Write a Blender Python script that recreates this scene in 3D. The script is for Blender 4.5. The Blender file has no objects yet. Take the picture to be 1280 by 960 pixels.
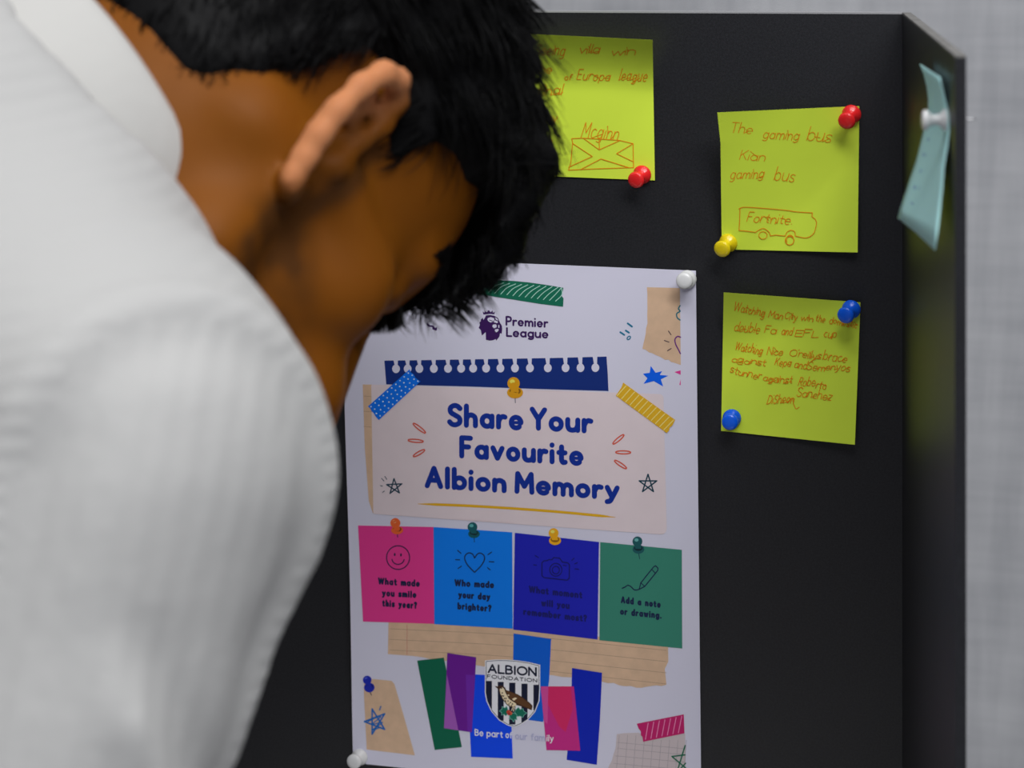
import bpy, bmesh, math, random
import numpy as np
from mathutils import Vector, Matrix
random.seed(7); RNG = np.random.default_rng(11)
C = bpy.context.scene.collection

# ------------------------------------------------------------------ camera, light, exposure
FPX = 2513.0; W, H = 1280, 960
CAM_Z = 1.33
yaw, pitch, roll = math.radians(15.2), math.radians(14.0), math.radians(-0.7)
def rot3(y, p, r):
    cy, sy, cp, sp, cr, sr = math.cos(y), math.sin(y), math.cos(p), math.sin(p), math.cos(r), math.sin(r)
    Ry = np.array([[cy, 0, sy], [0, 1, 0], [-sy, 0, cy]]); Rx = np.array([[1, 0, 0], [0, cp, -sp], [0, sp, cp]])
    Rz = np.array([[cr, -sr, 0], [sr, cr, 0], [0, 0, 1]])
    return Rz @ Rx @ Ry
RB = rot3(yaw, pitch, roll)                      # board (right, down, into) -> camera (right, down, forward)
TB = np.array([-0.100, -0.069, 1.120])
B2W = np.array([[1, 0, 0], [0, 0, 1], [0, -1, 0]], float)   # board axes -> world axes
RW = B2W @ RB.T                                  # camera axes -> world axes
CB = -RB.T @ TB
ZB = CAM_Z + CB[1]                               # world height of board v = 0
CW = B2W @ CB + np.array([0, 0, ZB])
def cw(px, py, d):
    """world point seen at a photo pixel, at camera depth d"""
    return CW + RW @ (np.array([(px - 640) / FPX, (py - 480) / FPX, 1.0]) * d)
def cdir(x, y, z): return RW @ np.array([x, y, z], float)
def topx(P):
    q = RW.T @ (np.asarray(P, float) - CW); return np.array([640 + FPX * q[0] / q[2], 480 + FPX * q[1] / q[2], q[2]])
cam_d = bpy.data.cameras.new('camera'); cam = bpy.data.objects.new('camera', cam_d); C.objects.link(cam)
M = Matrix([[*(RW[i, 0:1]), -RW[i, 1], -RW[i, 2], CW[i]] for i in range(3)] + [[0, 0, 0, 1]])
cam.matrix_world = M
cam_d.sensor_width = 36; cam_d.lens = FPX / W * 36; cam_d.clip_start = .02
cam_d.dof.use_dof = True; cam_d.dof.focus_distance = 1.075; cam_d.dof.aperture_fstop = 9.0
sc = bpy.context.scene; sc.camera = cam
sc.view_settings.view_transform = 'Standard'; sc.view_settings.look = 'None'; sc.view_settings.gamma = 1
sc.view_settings.use_curve_mapping = False; sc.view_settings.exposure = 0.0
w = bpy.data.worlds.new('world'); sc.world = w; w.use_nodes = True
w.node_tree.nodes['Background'].inputs[0].default_value = (.78, .82, 1, 1); w.node_tree.nodes['Background'].inputs[1].default_value = .21
def area(name, loc, target, sx, sy, power, col=(1, 1, 1)):
    l = bpy.data.lights.new(name, 'AREA'); l.shape = 'RECTANGLE'; l.size = sx; l.size_y = sy; l.energy = power; l.color = col
    o = bpy.data.objects.new(name, l); C.objects.link(o); o.location = loc
    o.rotation_euler = (Vector(target) - Vector(loc)).to_track_quat('-Z', 'Y').to_euler(); return o
area('unseen_overhead_light', (-0.10, -.90, 2.68), (-.10, -.901, 0), .8, .3, 6.5, (1, .985, .96))
area('unseen_overhead_light', (-1.9, -1.2, 2.68), (-1.9, -1.201, 0), 1.2, .6, 8, (1, .985, .96))
area('unseen_overhead_light', (0.66, -1.38, 2.68), (.66, -1.381, 0), .8, .6, 22, (.98, .99, 1))
area('unseen_overhead_light', (1.5, -1.75, 2.68), (1.5, -1.751, 0), 1.2, .6, 37, (.98, .99, 1))  # added fill from the right, lifts the poster's lower left
area('unseen_overhead_light', (0.9, -.15, 2.68), (.9, -.151, 0), 1.2, .6, 9, (1, .985, .97))  # added lamp that brightens the wall behind the board

# ------------------------------------------------------------------ materials
def lin(c): c = c / 255; return c / 12.92 if c <= .04045 else ((c + .055) / 1.055) ** 2.4
KSEEN = 1.5
def seen(r, g, b, k=None):
    k = KSEEN if k is None else k
    return tuple(min(lin(x) * k, .95) for x in (r, g, b))
MATS = {}
def mat(name, col, rough=.6, spec=.4, metal=0, noise=None, bump=None, sss=0, sheen=0):
    """col: linear rgb.  noise=(scale, amount, vec) tint variation; bump=(scale, strength, dist)"""
    if name in MATS: return MATS[name]
    m = bpy.data.materials.new(name); m.use_nodes = True; nt = m.node_tree; b = nt.nodes['Principled BSDF']
    b.inputs['Base Color'].default_value = (*col, 1); b.inputs['Roughness'].default_value = rough
    b.inputs['Specular IOR Level'].default_value = spec; b.inputs['Metallic'].default_value = metal
    if sss: b.inputs['Subsurface Weight'].default_value = sss; b.inputs['Subsurface Radius'].default_value = (.6, .25, .12); b.inputs['Subsurface Scale'].default_value = .01
    if sheen: b.inputs['Sheen Weight'].default_value = sheen
    tc = nt.nodes.new('ShaderNodeTexCoord')
    if noise:
        mp = nt.nodes.new('ShaderNodeMapping'); mp.inputs['Scale'].default_value = noise[2] if len(noise) > 2 else (1, 1, 1)
        n = nt.nodes.new('ShaderNodeTexNoise'); n.inputs['Scale'].default_value = noise[0]; n.inputs['Detail'].default_value = 4
        nt.links.new(tc.outputs['Object'], mp.inputs[0]); nt.links.new(mp.outputs[0], n.inputs['Vector'])
        mx = nt.nodes.new('ShaderNodeMix'); mx.data_type = 'RGBA'
        mx.inputs['A'].default_value = (*[c * (1 - noise[1]) for c in col], 1); mx.inputs['B'].default_value = (*[min(c * (1 + noise[1]), 1) for c in col], 1)
        rr = nt.nodes.new('ShaderNodeMapRange'); rr.inputs[1].default_value = .3; rr.inputs[2].default_value = .7
        nt.links.new(n.outputs[0], rr.inputs[0]); nt.links.new(rr.outputs[0], mx.inputs['Factor'])
        nt.links.new(mx.outputs['Result'], b.inputs['Base Color'])
    if bump:
        n = nt.nodes.new('ShaderNodeTexNoise'); n.inputs['Scale'].default_value = bump[0]; n.inputs['Detail'].default_value = 3
        nt.links.new(tc.outputs['Object'], n.inputs['Vector'])
        bp = nt.nodes.new('ShaderNodeBump'); bp.inputs['Strength'].default_value = bump[1]; bp.inputs['Distance'].default_value = bump[2]
        nt.links.new(n.outputs[0], bp.inputs['Height']); nt.links.new(bp.outputs[0], b.inputs['Normal'])
    MATS[name] = m; return m
def ink(r, g, b, rough=.55):
    return mat(f'print_{r}_{g}_{b}', seen(r, g, b), rough, .3)

# ------------------------------------------------------------------ object helpers
def tag(o, label=None, cat=None, group=None, kind=None):
    if label: o['label'] = label
    if cat: o['category'] = cat
    if group: o['group'] = group
    if kind: o['kind'] = kind
    return o
def mesh_obj(name, verts, faces, mats, parent=None, smooth=False, mi=None, local=None):
    me = bpy.data.meshes.new(name)
    V = np.asarray(verts, float)
    if local is not None: V = V - np.asarray(local)
    me.from_pydata(V.tolist(), [], [list(map(int, f)) for f in faces])
    for m in (mats if isinstance(mats, (list, tuple)) else [mats]): me.materials.append(m)
    if mi is not None: me.polygons.foreach_set('material_index', np.asarray(mi, np.int32))
    if smooth: me.polygons.foreach_set('use_smooth', np.ones(len(me.polygons), bool))
    me.update()
    o = bpy.data.objects.new(name, me); C.objects.link(o)
    if parent is not None: o.parent = parent
    if local is not None and parent is None: o.location = local
    return o
def bm_obj(name, bm, m, parent=None, smooth=False):
    me = bpy.data.meshes.new(name); bm.to_mesh(me); bm.free()
    for k in (m if isinstance(m, (list, tuple)) else [m]): me.materials.append(k)
    if smooth: me.polygons.foreach_set('use_smooth', np.ones(len(me.polygons), bool))
    o = bpy.data.objects.new(name, me); C.objects.link(o)
    if parent is not None: o.parent = parent
    return o
def prism(bm, pts, z0, z1, bev=0):
    """vertical prism over an (x, y) outline"""
    a = [bm.verts.new((x, y, z0)) for x, y in pts]; b = [bm.verts.new((x, y, z1)) for x, y in pts]
    n = len(pts); fs = [bm.faces.new(a[::-1]), bm.faces.new(b)]
    for i in range(n): fs.append(bm.faces.new((a[i], a[(i + 1) % n], b[(i + 1) % n], b[i])))
    bmesh.ops.recalc_face_normals(bm, faces=bm.faces)
    if bev: bmesh.ops.bevel(bm, geom=list(bm.edges), offset=bev, segments=2, affect='EDGES', profile=.5)
def box(bm, x0, x1, y0, y1, z0, z1, bev=0): prism(bm, [(x0, y0), (x1, y0), (x1, y1), (x0, y1)], z0, z1, bev)

# ------------------------------------------------------------------ room
fab = bpy.data.materials.new('grey_linen_wall'); fab.use_nodes = True
nt = fab.node_tree; b = nt.nodes['Principled BSDF']; b.inputs['Roughness'].default_value = .9; b.inputs['Specular IOR Level'].default_value = .15
tc = nt.nodes.new('ShaderNodeTexCoord'); acc = None
for (sx, sz, s, wgt) in ((1, .08, 75, .42), (.10, 1, 75, .42), (1, .3, 12, .45)):
    mp = nt.nodes.new('ShaderNodeMapping'); mp.inputs['Scale'].default_value = (sx, 1, sz)
    n = nt.nodes.new('ShaderNodeTexNoise'); n.inputs['Scale'].default_value = s; n.inputs['Detail'].default_value = 4; n.inputs['Roughness'].default_value = .6
    nt.links.new(tc.outputs['Object'], mp.inputs[0]); nt.links.new(mp.outputs[0], n.inputs['Vector'])
    mm = nt.nodes.new('ShaderNodeMath'); mm.operation = 'MULTIPLY_ADD'; mm.inputs[1].default_value = wgt
    nt.links.new(n.outputs[0], mm.inputs[0])
    if acc is None: mm.inputs[2].default_value = 0
    else: nt.links.new(acc.outputs[0], mm.inputs[2])
    acc = mm
cr = nt.nodes.new('ShaderNodeValToRGB'); cr.color_ramp.elements[0].position = .38; cr.color_ramp.elements[1].position = .90
cr.color_ramp.elements[0].color = (.35, .357, .378, 1); cr.color_ramp.elements[1].color = (.60, .605, .62, 1)
nt.links.new(acc.outputs[0], cr.inputs[0]); nt.links.new(cr.outputs[0], b.inputs['Base Color'])
bm = bmesh.new(); box(bm, -3, 3, .62, .70, 0, 2.75)
tag(bm_obj('wall_back', bm, fab), kind='structure')
bm = bmesh.new(); box(bm, -3, 3, -3.2, .70, -.05, 0)
tag(bm_obj('floor', bm, mat('carpet', (.10, .10, .11), .95, .1, noise=(60, .3))), kind='structure')

# table under the board (below the frame)
TZ = .74
white_lam = mat('white_laminate', (.62, .61, .59), .45, .4, noise=(8, .03))
steel = mat('grey_steel', (.35, .35, .36), .35, .5, 1)
tbl = bpy.data.objects.new('folding_table', None); C.objects.link(tbl); tbl.location = (.05, -.1, 0)
tag(tbl, 'pale laminate folding table that carries the dark display board', 'table')
bm = bmesh.new(); box(bm, -.80, .80, -.32, .36, TZ - .03, TZ, .004); bm_obj('tabletop', bm, white_lam, tbl)
for sx in (-.72, .72):
    for sy in (-.26, .30):
        bm = bmesh.new(); bmesh.ops.create_cone(bm, cap_ends=True, segments=20, radius1=.014, radius2=.014, depth=TZ - .03, matrix=Matrix.Translation((sx, sy, (TZ - .03) / 2)))
        bm_obj('leg', bm, steel, tbl)

# ------------------------------------------------------------------ display board
ZTOP = ZB + .1365
T = .0042
board_m = mat('charcoal_board', (.0135, .0138, .0165), .46, .45, noise=(900, .35), bump=(1400, .12, .0004))
edge_m = mat('grey_board_edge', (.36, .36, .37), .5, .4)
edge2_m = mat('worn_grey_board_edge', (.17, .165, .155), .6, .35, noise=(120, .25))
X0, X1 = -.50, .308
WE = np.array([.347, -.253])                       # front end of the right wing
board = bpy.data.objects.new('display_board', None); C.objects.link(board); board.location = (0, 0, TZ)
tag(board, 'charcoal folding display board standing behind the bent man', 'display board')
def plumb(x, y):
    """foot of the board edge standing at (x, y): the panels splay a little towards their feet"""
    x0 = topx((x, y, ZTOP))[0]; xx = x
    for _ in range(8): xx += (x0 - topx((xx, y, TZ))[0]) * topx((xx, y, TZ))[2] / FPX
    return (xx, y)
def panel(name, outline, parent, m=board_m, lean=True):
    bm = bmesh.new(); n = len(outline)
    foot = [plumb(*p) if (lean and p[0] > .2) else p for p in outline]
    a = [bm.verts.new((*p, TZ)) for p in foot]; b = [bm.verts.new((*p, ZTOP)) for p in outline]
    bm.faces.new(a[::-1]); bm.faces.new(b)
    for i in range(n): bm.faces.new((a[i], a[(i + 1) % n], b[(i + 1) % n], b[i]))
    bmesh.ops.recalc_face_normals(bm, faces=bm.faces); o = bm_obj(name, bm, m, parent)
    o.matrix_parent_inverse = Matrix.Translation((0, 0, -TZ)); return o
cp_ = panel('centre_panel', [(X0, 0), (X1, 0), (X1, T), (X0, T)], board)
dv = WE - np.array([X1, 0]); dn = dv / np.linalg.norm(dv); ou = np.array([-dn[1], dn[0]])
if ou[0] < 0: ou = -ou
g0 = np.array([X1, -.0006]); wing_out = [tuple(g0), tuple(WE), tuple(WE + ou * T), tuple(g0 + ou * T)]
wg = panel('wing_panel', wing_out, board)
lw = np.array([X0, -.0006]); le = lw + np.array([-.10, -.235])
lo = np.array([-.92, .39])
wl = panel('wing_panel', [tuple(lw), tuple(le), tuple(le + lo * T), tuple(lw + lo * T)], board)
bm = bmesh.new(); prism(bm, [(X0, 0), (X1, 0), (X1, T), (X0, T)], ZTOP, ZTOP + .0009)
o = bm_obj('edge_trim', bm, edge_m, board); o.matrix_parent_inverse = Matrix.Translation((0, 0, -TZ))
bm = bmesh.new(); prism(bm, wing_out, ZTOP, ZTOP + .0009)
o = bm_obj('edge_trim', bm, edge2_m, board); o.matrix_parent_inverse = Matrix.Translation((0, 0, -TZ))

# ------------------------------------------------------------------ papers on the board: photo pixel -> point on the sheet
def hit(px, py, off):
    """point of the pixel's ray on the plane off metres in front of the board"""
    d = RB.T @ np.array([(px - 640) / FPX, (py - 480) / FPX, 1.0])
    t = (-off - CB[2]) / d[2]; q = CB + d * t
    return np.array([q[0], q[2], ZB - q[1]])
class Sheet:
    def __init__(s, quad, h):
        s.q = [np.array(p, float) for p in quad]; s.h = h        # TL, TR, BR, BL
    def px(s, a, b):
        q = s.q; return (q[0] * (1 - a) + q[1] * a) * (1 - b) + (q[3] * (1 - a) + q[2] * a) * b
    def ab(s, x, y):
        q = s.q; a = b = .5; P = np.array([x, y])
        for _ in range(6):
            r = s.px(a, b) - P
            Ja = (q[1] - q[0]) * (1 - b) + (q[2] - q[3]) * b; Jb = (q[3] - q[0]) * (1 - a) + (q[2] - q[1]) * a
            det = Ja[0] * Jb[1] - Ja[1] * Jb[0]
            a -= (r[0] * Jb[1] - r[1] * Jb[0]) / det; b -= (Ja[0] * r[1] - Ja[1] * r[0]) / det
        return a, b
    def at(s, x, y, lift=0):
        a, b = s.ab(x, y); return hit(x, y, s.h(a, b) + lift)
    def sheet(s, name, m, na=24, nb=24, edge=None, thick=.0002, parent=None):
        V = []; F = []
        for j in range(nb + 1):
            for i in range(na + 1):
                a, b = i / na, j / nb; p = s.px(a, b)
                if edge: p = p + edge(a, b)
                V.append(hit(p[0], p[1], s.h(a, b)))
        n = len(V)
        for v in list(V): V.append(v + np.array([0, thick, 0]))
        m0 = len(V); V += [v.copy() for v in V[:m0]]
        idx = lambda i, j: j * (na + 1) + i
        for j in range(nb):
            for i in range(na):
                f = (idx(i, j), idx(i, j + 1), idx(i + 1, j + 1), idx(i + 1, j)); F.append(f); F.append(tuple(k + n for k in f[::-1]))
        ring = [idx(i, 0) for i in range(na)] + [idx(na, j) for j in range(nb)] + [idx(i, nb) for i in range(na, 0, -1)] + [idx(0, j) for j in range(nb, 0, -1)]
        for k in range(len(ring)):
            p, q = ring[k], ring[(k + 1) % len(ring)]; F.append((p + m0, q + m0, q + n + m0, p + n + m0))
        return mesh_obj(name, V, F, m, parent, smooth=True)
def resample(pts, step):
    P = [np.array(p, float) for p in pts]; out = [P[0]]
    for a, b in zip(P[:-1], P[1:]):
        n = max(1, int(np.linalg.norm(b - a) / step))
        for i in range(1, n + 1): out.append(a + (b - a) * i / n)
    return out
def smooth_path(pts, n=5):
    P = np.array(pts, float)
    if len(P) < 3: return [tuple(p) for p in P]
    Q = np.vstack([2 * P[0] - P[1], P, 2 * P[-1] - P[-2]]); out = []
    for i in range(1, len(Q) - 2):
        p0, p1, p2, p3 = Q[i - 1:i + 3]
        for k in range(n):
            t = k / n
            out.append(.5 * ((2 * p1) + (-p0 + p2) * t + (2 * p0 - 5 * p1 + 4 * p2 - p3) * t * t + (-p0 + 3 * p1 - 3 * p2 + p3) * t ** 3))
    out.append(P[-1]); return [tuple(p) for p in out]
def arc(cx, cy, rx, ry, a0=0, a1=360, n=28, tilt=0):
    o = []; ct, st = math.cos(math.radians(tilt)), math.sin(math.radians(tilt))
    for i in range(n + 1):
        t = math.radians(a0 + (a1 - a0) * i / n); x, y = rx * math.cos(t), ry * math.sin(t)
        o.append((cx + x * ct - y * st, cy + x * st + y * ct))
    return o
class Print:
    """flat ink on a sheet: polygons and strokes given in photo pixels, one mesh"""
    def __init__(s, sheet, name, parent, layer=1, step=.00007):
        s.s, s.name, s.parent, s.L = sheet, name, parent, layer
        s.V, s.F, s.MI, s.mats = [], [], [], []; s.k = 0; s.step = step
    def _m(s, m):
        if m not in s.mats: s.mats.append(m)
        return s.mats.index(m)
    def _lift(s):
        s.k += 1; return s.L * s.step + min(s.k, 160) * 2.5e-6
    def poly(s, pts, m, maxe=7):
        bm = bmesh.new(); vs = [bm.verts.new((x, y, 0)) for x, y in pts]; bm.faces.new(vs); bm.normal_update()
        bmesh.ops.triangulate(bm, faces=bm.faces[:], ngon_method='EAR_CLIP')
        for _ in range(7):
            es = [e for e in bm.edges if e.calc_length() > maxe]
            if not es: break
            bmesh.ops.subdivide_edges(bm, edges=es, cuts=1); bm.normal_update(); bmesh.ops.triangulate(bm, faces=bm.faces[:], ngon_method='EAR_CLIP')
        lf = s._lift(); base = len(s.V); bm.verts.index_update(); mi = s._m(m)
        for v in bm.verts: s.V.append(s.s.at(v.co.x, v.co.y, lf))
        for f in bm.faces:
            c = [v.co for v in f.verts]; ar = (c[1].x - c[0].x) * (c[2].y - c[0].y) - (c[1].y - c[0].y) * (c[2].x - c[0].x)
            ids = [base + v.index for v in f.verts]
            if ar > 0: ids = ids[::-1]
            s.F.append(ids); s.MI.append(mi)
        bm.free(); return s
    def disc(s, x, y, rx, m, ry=None, n=14, tilt=0): return s.poly(arc(x, y, rx, ry or rx, 0, 360, n, tilt)[:-1], m, 40)
    def stroke(s, pts, wd, m, cap=True, taper=0, step=6):
        runs = [[pts[0]]]
        for i in range(1, len(pts)):
            runs[-1].append(pts[i])
            if i < len(pts) - 1:
                a = np.subtract(pts[i], pts[i - 1]); b2 = np.subtract(pts[i + 1], pts[i])
                na, nb = np.linalg.norm(a), np.linalg.norm(b2)
                if na > 1e-6 and nb > 1e-6 and a @ b2 / (na * nb) < .75: runs.append([pts[i]])
        mi = s._m(m); ends = set()
        tot = sum(np.linalg.norm(np.subtract(q, p)) for p, q in zip(pts[:-1], pts[1:])) or 1; run_len = 0
        for r in runs:
            P = np.array([p for i, p in enumerate(resample(r, step)) if True]); keep = [0]
            for i in range(1, len(P)):
                if np.linalg.norm(P[i] - P[keep[-1]]) > 1e-4: keep.append(i)
            P = P[keep]
            if len(P) < 2: continue
            Tn = np.gradient(P, axis=0); Tn /= np.linalg.norm(Tn, axis=1)[:, None] + 1e-12; N = np.stack([-Tn[:, 1], Tn[:, 0]], 1)
            lf = s._lift(); base = len(s.V)
            for p, nn in zip(P, N):
                f = 1.0
                if taper:
                    t = min(1, np.linalg.norm(p - np.array(pts[0])) / tot); f = max(.12, min(1, t / taper, (1 - t) / taper))
                for sg in (1, -1): q = p + nn * sg * wd / 2 * f; s.V.append(s.s.at(q[0], q[1], lf))
            for i in range(len(P) - 1):
                k = base + 2 * i; s.F.append([k, k + 2, k + 3, k + 1][::-1] if False else [k + 1, k + 3, k + 2, k]); s.MI.append(mi)
            if cap and not taper and wd > .6:
                for e in (P[0], P[-1]):
                    key = (round(e[0], 1), round(e[1], 1))
                    if key not in ends: ends.add(key); s.disc(e[0], e[1], wd / 2, m, n=10)
        return s
    def build(s, label=None):
        V = np.array(s.V); F = s.F
        # face the viewer (-Y)
        out = []
        for f in F:
            a, b_, c = V[f[0]], V[f[1]], V[f[2]]; n = np.cross(b_ - a, c - a); out.append(f if n[1] <= 0 else f[::-1])
        o = mesh_obj(s.name, V, out, s.mats, s.parent, smooth=False, mi=s.MI)
        if label: o['label'] = label
        return o

# ------------------------------------------------------------------ a stroke alphabet (x-height .5, capitals .72)
def A_(cx, cy, rx, ry, a0=0, a1=360): return arc(cx, cy, rx, ry, a0, a1, 22)
SP = smooth_path
ARCH = lambda x, w=.38: SP([(x, .26), (x + .06, .43), (x + w * .53, .5), (x + w * .9, .42), (x + w, .27), (x + w, .12), (x + w, 0)])
BOWL = lambda x: A_(x, .25, .205, .25)
SS = lambda w, h, y=0: SP([(w, y + h * .86), (w * .75, y + h * .98), (w * .4, y + h), (w * .08, y + h * .86), (w * .12, y + h * .64), (w * .5, y + h * .51), (w * .93, y + h * .36), (w * .96, y + h * .13), (w * .6, y), (w * .25, y + h * .02), (0, y + h * .14)])
GL = {
 'a': (.43, [BOWL(.21), [(.42, .5), (.42, 0)]]), 'b': (.42, [[(0, .75), (0, 0)], BOWL(.21)]), 'c': (.36, [A_(.21, .25, .205, .25, 48, 312)]),
 'd': (.42, [BOWL(.21), [(.42, .75), (.42, 0)]]), 'e': (.42, [[(.01, .25), (.42, .25)], A_(.21, .25, .205, .25, 0, 312)]),
 'f': (.28, [SP([(.31, .72), (.2, .75), (.12, .66), (.11, .5), (.11, .2), (.11, 0)]), [(0, .48), (.27, .48)]]),
 'g': (.42, [BOWL(.21), SP([(.42, .5), (.42, .2), (.42, -.08), (.34, -.2), (.2, -.23), (.05, -.18)])]),
 'h': (.39, [[(0, .75), (0, 0)], ARCH(0)]), 'i': (.02, [[(0, .5), (0, 0)], [(0, .69), (0, .70)]]),
 'k': (.36, [[(0, .75), (0, 0)], [(.34, .5), (.02, .2)], [(.12, .3), (.36, 0)]]), 'l': (.04, [[(.02, .75), (.02, 0)]]),
 'm': (.66, [[(0, .5), (0, 0)], ARCH(0, .33), ARCH(.33, .33)]), 'n': (.39, [[(0, .5), (0, 0)], ARCH(0)]), 'o': (.42, [BOWL(.21)]),
 'p': (.42, [[(0, .5), (0, -.23)], BOWL(.21)]), 'r': (.26, [[(0, .5), (0, 0)], SP([(0, .24), (.07, .42), (.17, .5), (.27, .48)])]),
 's': (.33, [SS(.33, .5)]), 't': (.28, [SP([(.12, .66), (.12, .4), (.12, .14), (.18, .01), (.28, .02)]), [(0, .48), (.27, .48)]]),
 'u': (.40, [SP([(0, .5), (0, .2), (.06, .04), (.19, 0), (.33, .06), (.39, .22)]), [(.4, .5), (.4, 0)]]), 'v': (.40, [[(0, .5), (.2, 0), (.4, .5)]]),
 'w': (.60, [[(0, .5), (.15, 0), (.3, .46), (.45, 0), (.6, .5)]]), 'y': (.40, [[(0, .5), (.2, .02)], SP([(.4, .5), (.3, .24), (.2, .0), (.12, -.17), (.0, -.22)])]),
 'z': (.34, [[(.02, .5), (.34, .5), (0, 0), (.35, 0)]]),
 'S': (.44, [SS(.44, .72)]), 'Y': (.5, [[(0, .72), (.25, .34), (.5, .72)], [(.25, .34), (.25, 0)]]), 'F': (.38, [[(.38, .72), (0, .72), (0, 0)], [(0, .37), (.3, .37)]]),
 'A': (.54, [[(0, 0), (.27, .72), (.54, 0)], [(.1, .24), (.44, .24)]]), 'M': (.6, [[(0, 0), (.03, .72), (.3, .22), (.57, .72), (.6, 0)]]),
 'P': (.42, [SP([(0, .72), (.2, .72), (.37, .67), (.42, .52), (.37, .37), (.2, .32), (0, .32)]), [(0, .72), (0, 0)]]), 'L': (.36, [[(0, .72), (0, 0), (.38, 0)]]),
 'W': (.84, [[(0, .72), (.2, 0), (.42, .7), (.64, 0), (.84, .72)]]), 'E': (.4, [[(.4, .72), (0, .72), (0, 0), (.4, 0)], [(0, .37), (.34, .37)]]),
 'C': (.5, [A_(.3, .36, .3, .36, 45, 315)]), 'K': (.42, [[(0, .72), (0, 0)], [(.4, .72), (.0, .3)], [(.12, .42), (.42, 0)]]), 'T': (.48, [[(0, .72), (.48, .72)], [(.24, .72), (.24, 0)]]),
 'N': (.5, [[(0, 0), (0, .72), (.5, 0), (.5, .72)]]), 'O': (.64, [A_(.33, .36, .33, .36)]), 'I': (.04, [[(.02, .72), (.02, 0)]]), 'U': (.5, [SP([(0, .72), (0, .3), (.06, .07), (.25, 0), (.44, .07), (.5, .3), (.5, .72)])]),
 'B': (.44, [[(0, .72), (0, 0)], SP([(0, .72), (.2, .72), (.36, .66), (.38, .55), (.33, .43), (.2, .39), (0, .39)]), SP([(.2, .39), (.38, .34), (.44, .2), (.37, .05), (.2, 0), (0, 0)])]),
 'D': (.52, [[(0, .72), (0, 0)], SP([(0, .72), (.2, .72), (.42, .63), (.52, .36), (.42, .09), (.2, 0), (0, 0)])]), 'R': (.43, [SP([(0, .72), (.2, .72), (.37, .67), (.41, .53), (.36, .4), (.2, .35), (0, .35)]), [(0, .72), (0, 0)], [(.2, .35), (.43, 0)]]),
 '?': (.34, [SP([(.0, .62), (.08, .72), (.22, .73), (.33, .62), (.28, .46), (.16, .36), (.15, .22)]), [(.15, .02), (.15, .03)]]), '.': (.04, [[(.02, .02), (.02, .03)]]), "'": (.04, [[(.02, .75), (.02, .6)]]), ' ': (.2, []),
}
def text(pr, s, x0, y0, x1, y1, cap, wd, m, slant=0, gap=.07, jit=0, link=False, xs=1.0):
    """s written from (x0, y0) to (x1, y1) along the baseline; cap = capital height in pixels"""
    adv = 0; pos = []
    L = math.hypot(x1 - x0, y1 - y0) - wd; gp = wd * (1 if gap < .3 else .6) + gap * cap; sx = (L - gp * (len(s) - 1)) / sum(GL[c][0] for c in s)
    for ch in s: pos.append(adv); adv += GL[ch][0] + gp / sx
    sy = (cap - wd * .9) / .72; dx, dy = (x1 - x0), (y1 - y0); n = math.hypot(dx, dy); dx /= n; dy /= n
    rr = random.Random(s + str(x0)); prev = None; k0 = pr.k
    for ci, (ch, p) in enumerate(zip(s, pos)):
        pr.k = k0 + (ci % 2) * 14
        jy = rr.uniform(-jit, jit); js = 1 + rr.uniform(-jit, jit) * .12
        for k, st in enumerate(GL[ch][1]):
            Q = []
            for (gx, gy) in st:
                if xs != 1 and ch.islower(): gy = gy * xs if gy <= .5 else .5 * xs + (gy - .5) * (.73 - .5 * xs) / .25
                X = (p + gx) * sx + slant * gy * sy + wd * .5; Y = gy * sy * js + jy + wd * .45
                if jit: X += rr.uniform(-jit, jit) * .25; Y += rr.uniform(-jit, jit) * .25
                Q.append((x0 + dx * X + dy * Y * .0, y0 + dy * X - Y))
            if Q: pr.stroke(Q, wd * (.62 if ch == 'e' and k == 0 and wd > 1.2 and not jit else 1), m, step=max(3, wd))
            if link and k == 0 and ch.islower():
                if prev is not None and rr.random() < .7: pr.stroke([prev, (Q[-1][0] * .4 + Q[0][0] * .6, y0 + dy * (p * sx) - .22 * sy)], wd * .8, m)
        prev = (Q[-1][0], Q[-1][1]) if (link and GL[ch][1] and ch.islower()) else None
    pr.k = k0
# ------------------------------------------------------------------ poster
def h_poster(a, b):
    return .0007 + .0022 * max(0, 1 - a * 5) ** 2 * (.5 + .5 * math.sin(b * 9 + 1.2)) + .0006 * (1 + math.sin(a * 7 + b * 4)) + .002 * max(0, b - .93) / .07 * max(0, .3 - a)
PQ = [(429.5, 320.2), (869.8, 338.4), (876.6, 999), (442.5, 953.5)]
S = Sheet(PQ, h_poster)
paper_m = mat('white_poster_paper', seen(188, 186, 201), .5, .3)
def edge_poster(a, b): return np.array([(-2.0 * math.sin(b * math.pi) - 1.2 * math.sin(b * 7.5)) * (1 - a) ** 4, 0])
poster = S.sheet('poster', paper_m, 44, 60, edge_poster)
tag(poster, 'white paper poster with navy heading and four coloured prompt cards, pinned to dark board', 'poster')
NAVY = ink(8, 40, 128); DK = ink(18, 28, 62); PURP = ink(48, 16, 74); WHITE = mat('print_white', seen(205, 204, 216), .55, .3)
PAPER = mat('print_paper_white', seen(188, 186, 201), .55, .3)
BEIGE = mat('print_beige', seen(188, 158, 131), .55, .3, noise=(160, .06)); SAND = mat('print_torn_beige', seen(188, 158, 131), .55, .3, noise=(160, .06))
CARD = mat('print_title_card', seen(197, 183, 186), .55, .3, noise=(70, .02)); GOLD = ink(196, 150, 22); GOLD_D = ink(120, 78, 12); GOLD_L = ink(232, 196, 80)
ORNG = ink(186, 76, 58); TEAL = ink(14, 52, 68); BLUE = ink(0, 104, 214); RULE = ink(150, 122, 104)
def PR(name, parent=None, layer=1): return Print(S, name, parent or poster, layer)
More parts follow.
